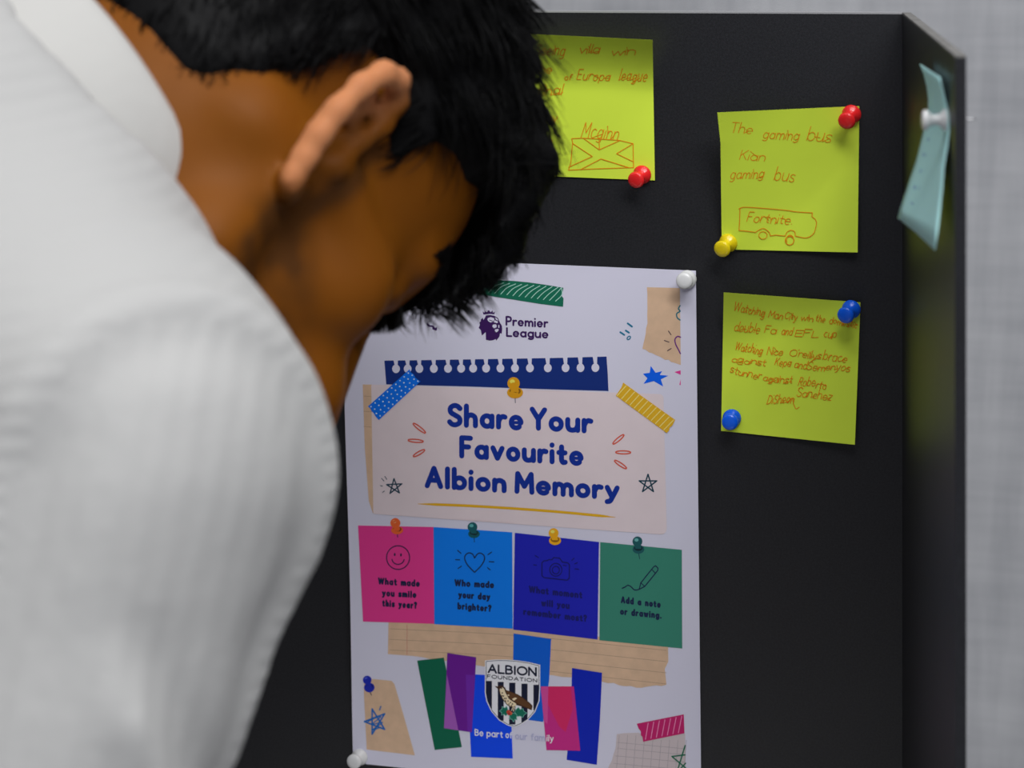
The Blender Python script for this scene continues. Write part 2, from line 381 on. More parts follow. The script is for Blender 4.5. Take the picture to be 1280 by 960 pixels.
def ragged(p, q, n, amp, seed):
    r = random.Random(seed); p = np.array(p, float); q = np.array(q, float); d = q - p; nn = np.array([-d[1], d[0]]) / np.linalg.norm(d)
    return [tuple(p + d * i / n + nn * (r.uniform(-amp, amp) if 0 < i < n else 0)) for i in range(n + 1)]
def inside_lines(quad, n, wd, m, pr, vert=True, skew=0):
    q = [np.array(p, float) for p in quad]
    for i in range(n):
        t = (i + .5) / n; a = q[0] + (q[1] - q[0]) * min(1, max(0, t + skew / 2)); b2 = q[3] + (q[2] - q[3]) * min(1, max(0, t - skew / 2))
        pr.stroke([tuple(a + (b2 - a) * .04), tuple(a + (b2 - a) * .96)], wd, m, cap=False)
def dots(quad, na, nb, r, m, pr):
    q = [np.array(p, float) for p in quad]
    for i in range(na):
        for j in range(nb):
            a = (i + .5 + .25 * (j % 2) - .12) / na; b2 = (j + .5) / nb
            p = (q[0] * (1 - a) + q[1] * a) * (1 - b2) + (q[3] * (1 - a) + q[2] * a) * b2; pr.disc(p[0], p[1], r, m, n=8)
# washi tapes
p = PR('printed_tape', layer=2)
p.poly([(594, 349), (612, 350), (640, 351), (661, 353), (682, 356), (704.3, 359.7), (702.2, 370), (704.4, 373), (703.8, 383.4), (676, 380), (640, 374.2), (596, 367.5)], ink(14, 92, 70))
for i in range(13):
    x = 606 + i * 7.6; y1 = 373.2 + (x - 640) * .13
    p.stroke(smooth_path([(x - 3, min(y1, 383) - 4), (x + 5, y1 - 12), (min(x + 16, 702), 353.5 + (x - 612) * .075)]), .9, ink(150, 190, 176), cap=False)
p.build('green tape with thin white hatching')
p = PR('printed_tape', layer=2); q = [(436, 409), (466, 396.5), (468.3, 411.5), (441, 423.5)]
p.poly([(436, 409), (466, 396.5), (465.6, 401), (467.6, 405), (466.6, 408), (468.3, 411.5), (441, 423.5)], ink(186, 70, 160)); dots(q, 7, 4, .8, ink(235, 200, 230), p)
p.build('magenta tape with white dots')
p = PR('printed_scribble', layer=1); p.stroke(smooth_path([(534, 405), (537, 407.5), (541, 408), (544, 412), (545.5, 410)]), 2.2, PURP); p.stroke([(541.5, 410.5), (545, 412)], 2.6, PURP); p.build()
# league logo
lg = PR('lion_logo', layer=1)
Z = lambda x, y: (585 + x / 10.667, 375 + y / 10.667)
lg.poly([Z(*q) for q in [(205, 195), (195, 150), (222, 172), (222, 138), (248, 165), (277, 132), (300, 163), (330, 138), (332, 172), (360, 152), (352, 190), (280, 184)]], PURP, 4)
lg.poly([Z(*q) for q in [(240, 205), (300, 200), (355, 212), (400, 240), (425, 300), (452, 345), (456, 395), (448, 450), (428, 442), (418, 490), (376, 542), (370, 520), (330, 538), (285, 542), (238, 530), (236, 428), (185, 475), (170, 400), (142, 372), (160, 330), (150, 300), (172, 282), (168, 262), (198, 238), (205, 268), (228, 232)]], PURP, 4)
lw_ = PR('lion_face', None, 2)
for pl in ([(268, 238), (300, 228), (345, 240), (352, 262), (330, 290), (300, 300), (268, 280), (258, 258)], [(352, 268), (395, 285), (400, 300), (385, 308), (345, 296)], [(330, 330), (372, 322), (384, 345), (378, 365), (348, 378), (325, 355)], [(400, 330), (418, 335), (420, 368), (404, 372)], [(362, 392), (402, 384), (410, 400), (398, 418), (378, 432), (356, 410)], [(360, 228), (392, 250), (402, 276), (372, 262)]):
    lw_.poly([Z(*q) for q in pl], PAPER, 4)
lw_.stroke([Z(285, 268), Z(325, 280)], 1.0, PURP); lw_.stroke([Z(330, 320), Z(398, 318), Z(400, 350)], .9, PURP)
text(lg, 'Premier', *Z(500, 341), *Z(1070, 371), 12.1, 2.3, PURP, gap=.06, xs=.84)
text(lg, 'League', *Z(507, 490), *Z(1073, 514), 11.9, 2.3, PURP, gap=.06, xs=.84)
lo_ = lg.build('dark purple crowned lion beside two stacked words'); lw_.parent = lo_; lw_.build()
# spiral strip
p = PR('torn_spiral_strip', layer=1)
p.poly([(480.4, 450.8), (520, 450.3), (600, 449), (690, 447.5), (758.2, 445.7), (759.6, 466), (760.6, 488.8), (680, 486.5), (580, 483), (482.8, 480.5)], ink(12, 38, 104))
for i, x in enumerate((495, 509.6, 524.2, 542.3, 560, 576.4, 591.4, 607.6, 625.5, 643.7, 662.4, 684.8, 706.9, 725.6, 744.2)):
    p.disc(x, 461 - i * .1, 4.9, PAPER, 5.4); p.poly([(x - 3.4, 449.6 - i * .28), (x + 2.4, 449.6 - i * .28), (x + 2.0, 457), (x - 1.4, 457)], PAPER, 12)
p.build('navy strip with punched ring holes')
# title card
p = PR('torn_paper', layer=1); p.poly([(453.4, 480.6), (470, 480.8), (472, 640), (466, 641.5), (461, 626), (456, 560)], SAND)
for yy in (495, 514, 533): p.stroke([(454.5, yy), (466, yy + 1)], .5, RULE, cap=False)
p.build()
tcard = PR('title_card', layer=2)
def rr_poly(tl, tr, br, bl, r=(2, 6, 9, 2)):
    P = [np.array(x, float) for x in (tl, tr, br, bl)]; o = []
    for i in range(4):
        c, a, b2 = P[i], P[i - 1], P[(i + 1) % 4]; u = (a - c) / np.linalg.norm(a - c) * r[i]; v = (b2 - c) / np.linalg.norm(b2 - c) * r[i]
        for k in range(6):
            t = k / 5; o.append(tuple(c + u * (1 - t) ** 2 + v * t ** 2))
    return o
tcard.poly(rr_poly((464, 480.6), (829.3, 492.7), (833.6, 668.6), (466.6, 642.4)), CARD, 12)
tc_o = tcard.build('pinkish beige card with rounded right corners')
p = PR('heading', tc_o, 3)
text(p, 'Share', 558.8, 533.2, 654.5, 538.2, 29.5, 6.35, NAVY, gap=.055, xs=.8); text(p, 'Your', 662, 537.4, 741.4, 542.0, 29, 6.35, NAVY, gap=.055, xs=.8)
text(p, 'Favourite', 574, 572.6, 729.6, 582.6, 28.5, 6.35, NAVY, gap=.055, xs=.8)
text(p, 'Albion', 530.8, 609.8, 633.6, 616.4, 28, 6.35, NAVY, gap=.055, xs=.8); text(p, 'Memory', 643, 616.8, 774.6, 625.4, 28, 6.35, NAVY, gap=.055, xs=.8)
p.build('bold rounded navy lettering')
p = PR('underline', tc_o, 3); p.stroke(smooth_path([(522.5, 629.8), (580, 632), (640, 635.5), (700, 640), (769.5, 646.6)]), 3.2, GOLD, taper=.07); p.build('mustard underline')
for nm, tk in (('burst', [((516.5, 529), (531.8, 541.5), 38), ((510, 550.3), (529.2, 551.8), 5), ((516.5, 570.6), (531, 562.3), -30)]), ('burst', [((766, 555), (780, 543.4), -40), ((769.4, 565.2), (788.6, 565.7), 1), ((768, 575.4), (783.2, 585.8), 34)])):
    p = PR(nm, tc_o, 3)
    for (x0, y0), (x1, y1), tl in tk:
        p.stroke(arc((x0 + x1) / 2, (y0 + y1) / 2, math.hypot(x1 - x0, y1 - y0) / 2, 1.9, 0, 360, 18, tl), 1.6, ORNG, cap=False, step=2)
    p.build()
def star5(cx, cy, r, rot=0, sq=1.0):
    P = [(cx + r * math.sin(math.radians(rot + 144 * i)), cy - sq * r * math.cos(math.radians(rot + 144 * i))) for i in range(6)]; return P
p = PR('star_doodle', tc_o, 3); p.stroke(star5(493, 608.4, 10, -3), 1.6, TEAL)
for a, b2 in (((481, 595.5), (483.5, 599.2)), ((477, 598), (479.8, 601.2)), ((475.5, 607), (478, 607.6)), ((478, 615.5), (480.5, 613.8))): p.stroke([a, b2], .9, TEAL)
p.build(); p = PR('star_doodle', tc_o, 3); p.stroke(star5(810, 604.8, 11.6, 0, 1.03), 1.7, TEAL); p.build()
def pin_print(name, parent, hx, hy, hr, cx, cy, crx, cry, cols, layer, needle=None):
    p = PR(name, parent, layer); lo, mid, hi = cols
    if needle: p.stroke([(cx, cy + cry * .6), needle], .8, DK)
    p.disc(cx, cy, crx, mid, cry, 22); p.disc(cx, cy - cry * .25, crx * .72, lo, cry * .62, 18)
    p.poly([(hx - hr * .62, hy), (hx + hr * .62, hy), (cx + crx * .5, cy - cry * .1), (cx - crx * .5, cy - cry * .1)], mid); p.disc(hx, hy, hr, mid, hr, 22)
    p.disc(hx - hr * .2, hy - hr * .3, hr * .42, hi, hr * .34, 12); p.build()
pin_print('printed_pin', tc_o, 642, 479.2, 7.8, 643.8, 490.8, 10, 7.2, (GOLD_D, ink(190, 134, 18), GOLD_L), 4, (644.2, 503.5))
p = PR('printed_tape', layer=5); q = [(511.9, 461.6), (526, 476.6), (473.6, 525), (460, 508)]
p.poly([(460, 508)] + ragged((460.2, 508.4), (473.6, 525), 6, 1.5, 3)[1:] + [(525.5, 476.8)] + ragged((526, 476.6), (511.9, 461.6), 5, 2.2, 4)[1:], ink(0, 98, 205)); dots([q[3], q[0], q[1], q[2]], 10, 4, .9, ink(190, 215, 240), p)
p.build('bright blue tape with white dots')
p = PR('printed_tape', layer=5); q = [(779, 478.2), (844, 524.8), (833.2, 541.2), (769.8, 494.6)]
p.poly(ragged(q[3], q[0], 6, 1.2, 5)[:-1] + ragged(q[0], q[1], 3, .3, 6)[:-1] + ragged(q[1], q[2], 5, 1.2, 7)[:-1] + [q[2]], ink(196, 152, 30)); inside_lines(q, 12, 1.2, ink(222, 190, 110), p, skew=.05)
p.build('mustard tape with pale stripes')
p = PR('tick_marks', layer=1)
for a, b2 in (((775.4, 415.3), (780.4, 418.6)), ((782.2, 413.2), (786.2, 415.8)), ((784.6, 404.2), (790, 408.3))): p.stroke([a, b2], 2.2, ink(20, 100, 130))
p.stroke(arc(786, 422.4, 2.6, 1.6, 0, 360, 14, -45), 1.4, ink(20, 100, 130)); p.build()
tp = PR('torn_paper', layer=1); tp.poly([(808.6, 359), (849.8, 360), (851, 456.3)] + ragged((851, 456.3), (827.5, 447.3), 6, 1.0, 9)[1:] + ragged((827.5, 447.3), (803, 436), 6, 1.0, 10)[1:] + ragged((803, 436), (809.4, 404), 5, .8, 12)[1:] + ragged((809.4, 404), (808.6, 359), 5, .6, 13)[1:], SAND)
tpo = tp.build('torn beige piece with cut off doodles')
p = PR('doodle', tpo, 2)
p.stroke(smooth_path([(850, 382), (848, 386), (850, 389), (846, 392), (846.5, 397), (850, 400)]), 1.6, ink(20, 96, 110)); p.stroke(smooth_path([(850.5, 421.5), (847, 420.5), (843.8, 424), (844.5, 430), (848, 437), (850.5, 442)]), 1.5, ink(92, 24, 110))
for a, b2 in (((835.6, 413.8), (838.8, 418.4)), ((830.4, 425.6), (836.2, 427.6)), ((834.4, 438.4), (839, 435.6))): p.stroke([a, b2], 1.0, ink(60, 40, 60))
p.build()
p = PR('blue_star', layer=1); p.poly([(640 + x / 5.333, 320 + y / 5.333) for x, y in [(925, 733), (957, 778), (1000, 768), (985, 793), (1042, 798), (992, 822), (1008, 870), (945, 834), (877, 852), (903, 815), (873, 785), (918, 778)]], ink(0, 84, 205)); p.build('solid bright blue hand cut star')
p = PR('pink_mark', layer=1); p.poly([(843, 465), (850.8, 463), (850.8, 468.5)], ink(196, 50, 130)); p.poly([(849.2, 481), (850.8, 474), (850.8, 481.5)], ink(196, 50, 130)); p.build()
# prompt cards
cards = [((447.6, 656.9), (541.7, 658.8), (542.8, 779.8), (453.8, 776.9)), ((541.9, 658.8), (640.3, 665.4), (640.9, 785.9), (542.9, 780.2)), ((643.6, 666), (748.8, 677.5), (746.9, 799.4), (641.5, 787)), ((750.3, 677.6), (852.3, 687.3), (852.8, 810.6), (749.3, 800.3))]
ccol = [(200, 50, 124), (0, 109, 230), (24, 28, 158), (48, 116, 98)]; ttx = [DK, DK, ink(18, 20, 92), DK]
clab = ['magenta prompt card with smiling face', 'sky blue prompt card with heart', 'indigo prompt card with camera', 'sage green prompt card with pencil']
# ruled torn paper below the cards
rp = PR('torn_paper', layer=1)
rp.poly([(485.6, 776), (520, 778), (640, 784), (760, 797), (835, 806), (835.4, 827), (831, 836), (833, 856)] + ragged((833, 856), (795.6, 859.6), 6, 1.3, 21)[1:] + ragged((795.6, 859.6), (752.5, 852), 6, .9, 22)[1:] + ragged((752.5, 852), (604, 833), 12, .7, 23)[1:] + ragged((604, 833), (514, 819.8), 12, .7, 24)[1:] + [(484.9, 817.6)], SAND)
for k in range(4): p_ = [(487 if k < 3 else 690, 786 + 13.2 * k + (12 if k == 3 else 0)), (640, 794 + 13.6 * k + (-1 if k == 3 else 0)), (833, 813 + 14 * k)]; rp.stroke(smooth_path(p_) if k < 3 else p_[1:], .55, RULE, cap=False)
rp.stroke([(508.8, 781), (508.8, 818.5)], .7, ink(176, 116, 104), cap=False); rp.build('torn strip of ruled beige paper')
txt = [[('What made', 472.4, 730.5, 524.8, 733.6), ('you smile', 477.4, 745.2, 520.6, 747.6), ('this year?', 477.6, 758, 521.4, 761.2)],
       [('Who made', 568, 732.6, 617.6, 735.4), ('your day', 572.8, 747.4, 612.8, 750.4), ('brighter?', 571.8, 761.6, 614.4, 765)],
       [('What moment', 661, 740.6, 728, 748.2), ('will you', 676.4, 757.6, 712, 761.4), ('remember most?', 654, 768.6, 733.8, 777.6)],
       [('Add a note', 776, 753.8, 826, 760), ('or drawing.', 775, 768.2, 827.2, 773.6)]]
icon_c = [DK, DK, ink(18, 20, 88), DK]
pins = [(494.2, 653.8, 6.2, 496.4, 662.8, 7.6, 5.2, (ink(120, 40, 24), ink(206, 88, 40), ink(235, 140, 100)), (497.2, 671.5)), (590.6, 658.9, 6.1, 592.5, 667.4, 7.2, 5.2, (ink(8, 34, 40), ink(16, 78, 84), ink(80, 150, 150)), (593, 677.5)),
        (692, 666.4, 6.2, 693.8, 675.8, 7.6, 5.6, (ink(130, 84, 8), ink(208, 150, 22), ink(236, 196, 90)), None), (796.8, 676.8, 6.2, 798, 686.6, 7.4, 5.6, (ink(8, 34, 40), ink(22, 76, 80), ink(90, 150, 148)), (799.6, 698.5))]
for i, q in enumerate(cards):
    p = PR('prompt_card', layer=2); p.poly(list(q), ink(*ccol[i])); co = p.build(clab[i])
    p = PR('prompt_text', co, 3)
    for s_, x0, y0, x1, y1 in txt[i]: text(p, s_, x0, y0, x1, y1, 8.7, 2.15, ttx[i], gap=.06, xs=.88)
    p.build()
    p = PR(['smiley_icon', 'heart_icon', 'camera_icon', 'pencil_icon'][i], co, 3); m_ = icon_c[i]
    if i == 0:
        p.stroke(arc(497.6, 697, 14.4, 14.8, 0, 360, 40), 1.3, m_, cap=False, step=3); p.disc(493.4, 693.2, 1.1, m_, 1.9); p.disc(501.2, 693.6, 1.1, m_, 1.9)
        p.stroke(arc(497.6, 698.3, 7.6, 7.2, 10, 172, 16), 1.3, m_)
    elif i == 1:
        p.stroke(smooth_path([(593.2, 697.5), (590.5, 692.6), (585.8, 691.2), (581.4, 694.5), (581.2, 700), (585, 707), (593.2, 715.4)]), 1.4, m_); p.stroke(smooth_path([(593.2, 697.5), (597, 692.4), (601.4, 691.6), (605.2, 695), (605.2, 700.5), (601, 707.6), (593.2, 715.4)]), 1.4, m_)
        for a, b2 in (((572, 688), (576.2, 691.6)), ((569.4, 699.6), (574.4, 699.8)), ((572.6, 710.6), (576.8, 707.6)), ((610, 693.2), (614.4, 690.2)), ((611.6, 702), (617.4, 702.4)), ((609.4, 709.6), (612.8, 712.4))): p.stroke([a, b2], 1.2, m_)
    elif i == 2:
        p.stroke([(680, 701), (684, 700.8), (686, 699.4), (690, 699.8), (692, 697), (699.5, 697.6), (703, 702.6), (709.5, 703.4), (711.8, 706), (711.6, 722.6), (709, 725.2), (680, 722), (677.4, 719.4), (677.4, 703.4), (680, 701)], 1.3, m_)
        p.stroke(arc(694.8, 712.2, 7.6, 8, 0, 360, 24), 1.2, m_, cap=False, step=3); p.stroke(arc(694.8, 712.6, 4.4, 4.7, 0, 360, 20), 1.2, m_, cap=False, step=3); p.stroke([(704, 706.6), (708, 707.2)], 1, m_)
        for a, b2 in (((669, 694.4), (673, 697)), ((667, 706), (670.4, 706.4)), ((714.8, 700.4), (717.6, 697.6)), ((718.4, 704.8), (721.8, 703.4)), ((718.6, 711), (723.4, 711.6))): p.stroke([a, b2], 1.1, m_)
    else:
        p.stroke([(799, 736.6), (801, 728.6), (817, 708.6), (819.4, 707.2), (822.4, 710), (822.2, 713), (806, 733), (799, 736.6)], 1.3, m_); p.stroke([(801, 728.6), (806, 733)], 1.1, m_); p.stroke([(814.6, 711.6), (819, 716.4)], 1.1, m_)
        p.stroke(smooth_path([(777.8, 735.2), (781, 734), (784.6, 731.6), (788.6, 733.2), (792.4, 737), (796, 737.4), (799, 736.6)]), 1.3, m_)
    p.build()
    hx, hy, hr, cx, cy, crx, cry, cols, nd = pins[i]; pin_print('printed_pin', co, hx, hy, hr, cx, cy, crx, cry, cols, 3, nd)
# colour bars
def bar(pts, col, layer, label, extra=()):
    p = PR('colour_bar', layer=layer); p.poly(pts, ink(*col))
    for e, c in extra: p.poly(e, ink(*c))
    return p.build(label)
bar([(642, 791.8), (689, 798.6), (686.5, 850), (679, 902.4), (640, 897)], (0, 82, 184), 2, 'mid blue bar above crest')
bar([(521.4, 825.8), (554.8, 822), (566, 876), (577.4, 933.9), (543.4, 937.4)], (0, 86, 62), 2, 'dark green slanting bar')
bar([(584, 842.6), (637, 845), (641, 948.2), (588.9, 946)], (0, 62, 208), 2, 'bright blue bar under crest')
bar([(559.2, 816.2), (595.3, 821.6), (589.8, 915.4), (555, 910.2)], (92, 18, 128), 3, 'purple slanting bar', (([(558.6, 843), (572.9, 913), (555, 910.2)], (142, 78, 160)), ([(582.2, 843.2), (594, 844), (589.8, 915.4), (584.4, 914.6)], (98, 32, 146))))
bar([(715, 835), (752.6, 841), (750, 900), (746, 956), (708.4, 949.8), (714, 880)], (0, 28, 158), 2, 'navy bar right of crest')
bar([(675.8, 858), (717.3, 858), (725.3, 938.4), (683.2, 937.6)], (176, 36, 116), 3, 'pink slanting bar', (([(685.4, 858), (713.6, 858), (716, 886), (707, 915), (699, 908), (684.6, 880)], (190, 34, 88)), ([(675.8, 858), (685.4, 858), (684.4, 905), (680.2, 902)], (186, 66, 134))))
# crest
cs = PR('crest', layer=4)
SH = [(606.2, 825.6), (618, 824.4), (632, 824.3), (648, 825.6), (662, 827.8), (675.2, 831), (675.3, 860), (674.4, 876), (669, 890), (660, 900), (651, 906), (643, 909.4), (634, 906.6), (624, 900.6), (613.8, 889), (608, 876.5), (606, 866)]
cs.poly(SH, WHITE, 8)
INN = [((x - 640.6) * .955 + 640.6, (y - 864) * .965 + 864) for x, y in SH]
cs.stroke(INN + [INN[0]], .7, DK, cap=False, step=4)
BLK = ink(14, 20, 44)
def xr(y):                                            # inner shield limits at a height
    xs = []
    for a, b2 in zip(INN, INN[1:] + [INN[0]]):
        if (a[1] - y) * (b2[1] - y) < 0: xs.append(a[0] + (b2[0] - a[0]) * (y - a[1]) / (b2[1] - a[1]))
    return (min(xs), max(xs)) if len(xs) > 1 else None
for x0, x1, yt in ((607.2, 614.9, 851.2), (622.2, 629.6, 852.4), (636.5, 644.2, 853.4), (651.8, 659.4, 854.6), (666.8, 674.4, 856)):
    L_, R_ = [], []
    for yy in np.linspace(yt, 908, 24):
        r_ = xr(yy)
        if not r_: continue
        a_, b_ = max(x0, r_[0]), min(x1, r_[1])
        if b_ - a_ > .2: L_.append((a_, yy)); R_.append((b_, yy))
    if len(L_) > 1: cs.poly(L_ + R_[::-1], BLK, 12)
text(cs, 'ALBION', 609.6, 841.3, 671, 845.7, 11.6, 2.25, BLK, gap=.07); text(cs, 'FOUNDATION', 608.8, 847.6, 671.6, 853.2, 4.7, .95, BLK, gap=.3)
cso = cs.build('white shield with black stripes, bird and holly')
K8 = lambda x, y: (595 + x / 8, 815 + y / 8)
p = PR('bird', cso, 5); BR = ink(84, 54, 30); BRD = ink(58, 34, 20); CRM = ink(206, 190, 160); LEAF = ink(10, 96, 76); LEAFD = ink(120, 176, 166)
p.poly([K8(*q) for q in [(190, 338), (215, 345), (235, 335), (268, 338), (292, 358), (300, 380), (345, 395), (420, 425), (470, 455), (540, 510), (566, 540), (556, 582), (500, 560), (440, 540), (400, 530), (382, 552), (350, 552), (310, 530), (262, 470), (238, 420), (228, 380), (212, 362), (196, 352)]], BRD, 6)
p.poly([K8(*q) for q in [(236, 372), (262, 352), (284, 372), (292, 400), (330, 470), (400, 515), (405, 535), (378, 545), (350, 545), (314, 522), (268, 464), (244, 416)]], CRM, 6)
p.poly([K8(*q) for q in [(300, 388), (350, 402), (420, 432), (466, 462), (530, 512), (556, 545), (548, 570), (470, 540), (400, 505), (345, 465), (312, 420)]], BR, 6)
p.poly([K8(*q) for q in [(360, 470), (390, 455), (412, 462), (380, 488)]], CRM, 6); p.disc(*K8(255, 362), .9, BRD); p.disc(*K8(325, 432), 1.3, CRM, .8)
for q in ((262, 410), (275, 440), (300, 465), (320, 490), (345, 505), (365, 520), (295, 490), (330, 520), (355, 538), (285, 465), (262, 438)): p.disc(*K8(*q), .8, BRD, 1.1, 8)
p.stroke([K8(372, 550), K8(356, 585)], 1, CRM); p.stroke([K8(385, 548), K8(374, 590)], 1, CRM); p.build('brown speckled bird')
p = PR('holly', cso, 6)
def holly(pts): P = [K8(*q) for q in pts]; p.poly(P, LEAF, 6); p.stroke(P + [P[0]], .5, LEAFD, cap=False)
holly([(325, 605), (300, 640), (280, 622), (255, 632), (258, 606), (232, 590), (258, 575), (262, 545), (290, 560), (305, 540), (318, 570)])
holly([(350, 612), (330, 640), (345, 655), (325, 668), (358, 672), (375, 700), (388, 672), (410, 680), (405, 650), (420, 625), (380, 610)])
holly([(385, 600), (400, 575), (425, 552), (440, 575), (470, 565), (478, 592), (510, 612), (482, 625), (470, 655), (440, 640), (415, 645), (400, 620)])
p.disc(*K8(325, 600), 2.6, ink(170, 60, 44)); p.disc(*K8(345, 612), 2.3, ink(186, 80, 56)); p.disc(*K8(330, 618), 2.0, ink(150, 44, 36)); p.build('green holly sprig with red berries')
p = PR('slogan', layer=5); PALE = ink(160, 160, 186)
text(p, 'Be', 593.2, 919.4, 604.4, 920.6, 8.2, 1.35, WHITE, gap=.08); text(p, 'part', 608.2, 920.8, 628.8, 922.4, 8.2, 1.3, WHITE, gap=.08); text(p, 'of', 631.8, 922.4, 640.5, 923.4, 8.2, 1.3, WHITE, gap=.08)
text(p, 'our', 643.8, 923.8, 659.2, 925.2, 8.2, 1.3, PALE, gap=.08); text(p, 'fam', 663.4, 925.2, 681.2, 926.6, 8.2, 1.3, PALE, gap=.08); text(p, 'ily', 683, 926.6, 691.8, 927.4, 8.2, 1.25, WHITE, slant=.05, gap=.08); p.build('small white and pale slogan lettering')
# lower corners
tp = PR('torn_paper', layer=1); tp.poly([(454.8, 866), (455.2, 850.4), (467, 848.8), (489.4, 851), (493, 855), (502.5, 887), (518.6, 944.2), (458.4, 936.8)], SAND, 12); tpo = tp.build('torn beige piece with scribbled blue star')
p = PR('star_doodle', tpo, 2); p.stroke(star5(469.5, 902, 14, -18, 1.18), 1.9, ink(14, 88, 160)); p.stroke(smooth_path([(460, 902), (468, 898), (476, 896), (466, 905), (478, 903), (466, 912), (474, 910)]), 1.3, ink(14, 88, 160)); p.stroke([(476, 883), (474.5, 887.5)], 1.5, ink(14, 88, 160)); p.build()
pin_print('printed_pin', tpo, 459, 850, 5.4, 461.6, 859.4, 6.6, 6, (ink(8, 16, 96), ink(20, 34, 150), ink(70, 84, 190)), 3, (464.4, 869))
gp = PR('torn_paper', layer=1); gp.poly(ragged((771, 917.8), (799, 915.8), 4, .6, 31)[:-1] + [(799, 915.8), (806, 925), (856.4, 917), (857.6, 990), (754, 979)] + ragged((754, 979), (769.4, 935.6), 6, 1, 32)[1:], ink(178, 166, 168), 12)
for k in range(9): x = 774 + k * 10.5; gp.stroke([(x, 919 + (6 if x > 800 else 0)), (x - 5, 981 + k)], .45, ink(140, 130, 136), cap=False)
for k in range(7): y = 926 + k * 9.4; gp.stroke([(771.5 - max(0, k - 1) * 2.4, y + (0 if k else 2)), (856.6, y + 8 + (2 if k == 0 else 0))], .45, ink(140, 130, 136), cap=False)
gpo = gp.build('torn piece of greyish squared paper'); p = PR('star_doodle', gpo, 2); p.stroke([(856.4, 932), (846, 966), (857, 954)], 1.7, ink(8, 92, 66)); p.stroke([(856.4, 943.6), (840, 945.6), (857, 960)], 1.7, ink(8, 92, 66)); p.build()
p = PR('printed_tape', layer=3); q = [(796, 904.7), (854.7, 893), (855.6, 916.6), (804, 927.2)]
p.poly([(796, 904.7), (854.7, 893), (855.6, 916.6), (804, 927.2), (803, 921), (801, 919), (801, 914), (798.4, 911)], ink(170, 24, 90)); inside_lines([(804, 904), (853, 894), (854, 916), (806, 925.6)], 7, .9, ink(214, 130, 170), p, skew=.12)
p.build('raspberry tape with white strokes')

# ------------------------------------------------------------------ sticky notes
note_m = mat('lime_note_paper', seen(160, 178, 50, 2.05), .6, .25, noise=(30, .025)); pen = mat('orange_brown_pen', seen(180, 106, 8, 1.9), .6, .2)
HWK = dict(slant=.3, gap=.1, jit=.75, link=True, xs=.86)
s1 = Sheet([(643, 41.6), (815.6, 49.8), (818.6, 225.6), (649, 218.8)], lambda a, b: .0009 + .018 * max(0, 1 - b * 2.6) ** 2 + .0012 * math.sin(a * 3.1) * b * (1 - b) * 4)
def e1(a, b): return np.array([3.0 * math.sin(min(1, b * 2) * math.pi / 2) * (1 if a > .9 else 0) * 0, 0])
n1 = s1.sheet('sticky_note', note_m, 40, 56); tag(n1, 'lime green sticky note beside the hair, with envelope sketch', 'sticky note', 'lime sticky notes on the board')
S = s1
def HW(parent, lines, name='handwriting', wd=.9, **k):
    p = Print(S, name, parent, 1, .00022); kk = dict(HWK); kk.update(k)
    for s_, x0, y0, x1, y1, cap in lines: text(p, s_, x0, y0, x1, y1, cap, wd, pen, **kk)
    p.build(); return p
HW(n1, [('Seeing', 668, 69, 705, 70, 14), ('villa', 723, 66.5, 749, 67.5, 12), ('win', 763, 69, 794, 69.5, 11), ('the', 668, 91, 689, 92, 12), ('of', 705, 99.5, 714, 101, 8), ('Europa', 720.5, 100, 762, 101.5, 13), ('league', 773, 100.5, 808, 102, 15), ('final', 671, 119, 702, 119.5, 14), ('day.', 676, 152, 698, 154, 12), ('a', 681, 181, 689, 181.5, 12), ('Mcginn', 726, 172, 772, 174.5, 19)])
p = Print(s1, 'envelope_sketch', n1, 1, .00022)
for ln in ([(714.6, 173.2), (729, 172.6), (749.6, 173.8), (773.6, 175.3), (791.4, 179.5), (791.6, 195), (792, 209.4), (745, 211), (710.6, 212.6), (713.5, 204), (715.8, 178), (714.6, 173.2)], [(729, 172.6), (749, 187.2), (775.3, 175.4)], [(749, 173.8), (749.2, 187.2)], [(715.4, 179), (740.4, 195.5), (711.2, 208.8)], [(791.4, 179.5), (770.8, 192), (791.4, 202)], [(725.6, 212), (751.2, 198.6), (786, 209.4)]): p.stroke(ln, .95, pen)
p.build()
s2 = Sheet([(896.6, 140.6), (1074.2, 132.6), (1072, 315.6), (902.2, 311.6)], lambda a, b: .0009 + .034 * max(0, (1 - a) * .62 + (1 - b) * .62 - .42) ** 1.7 + .006 * max(0, a + b - 1.25) ** 1.5)
def e2(a, b): return np.array([3.6 * (min(1, b * 4.5) - b) * (1 - a) ** 3, 0])
n2 = s2.sheet('sticky_note', note_m, 110, 110, e2); tag(n2, 'upper right lime green sticky note with bus sketch, red and yellow pins', 'sticky note', 'lime sticky notes on the board'); S = s2
HW(n2, [('The', 912, 166.5, 940, 168, 13), ('gaming', 953, 173, 998, 175.5, 13), ('bus', 1008, 176, 1038, 179, 18), ('Kian', 924, 199, 956, 201.5, 13), ('gaming', 912, 224, 954, 223, 13), ('bus', 967, 225, 992, 228, 17), ('Fortnite.', 933, 277.5, 990, 281, 13)])
p = Print(s2, 'bus_sketch', n2, 1, .0003)
p.stroke(smooth_path([(923.6, 261.2), (931, 259), (955, 260.4), (983.8, 263), (996, 264.8), (1015.6, 266)]), .95, pen); p.stroke(smooth_path([(1015.6, 266), (1015, 270.8), (1018.4, 273.4), (1020.6, 278.5), (1019, 287), (1016, 293), (1007.5, 297.4), (994, 295)]), .95, pen)
p.stroke(smooth_path([(994, 295), (993.4, 290), (988.8, 287.8), (984, 290), (981.4, 295)]), .95, pen); p.stroke([(981.4, 295), (970, 293.8), (963, 294.8)], .95, pen); p.stroke(smooth_path([(963, 294.8), (961, 290), (954.4, 285.6), (948, 288), (944.4, 290.4)]), .95, pen)
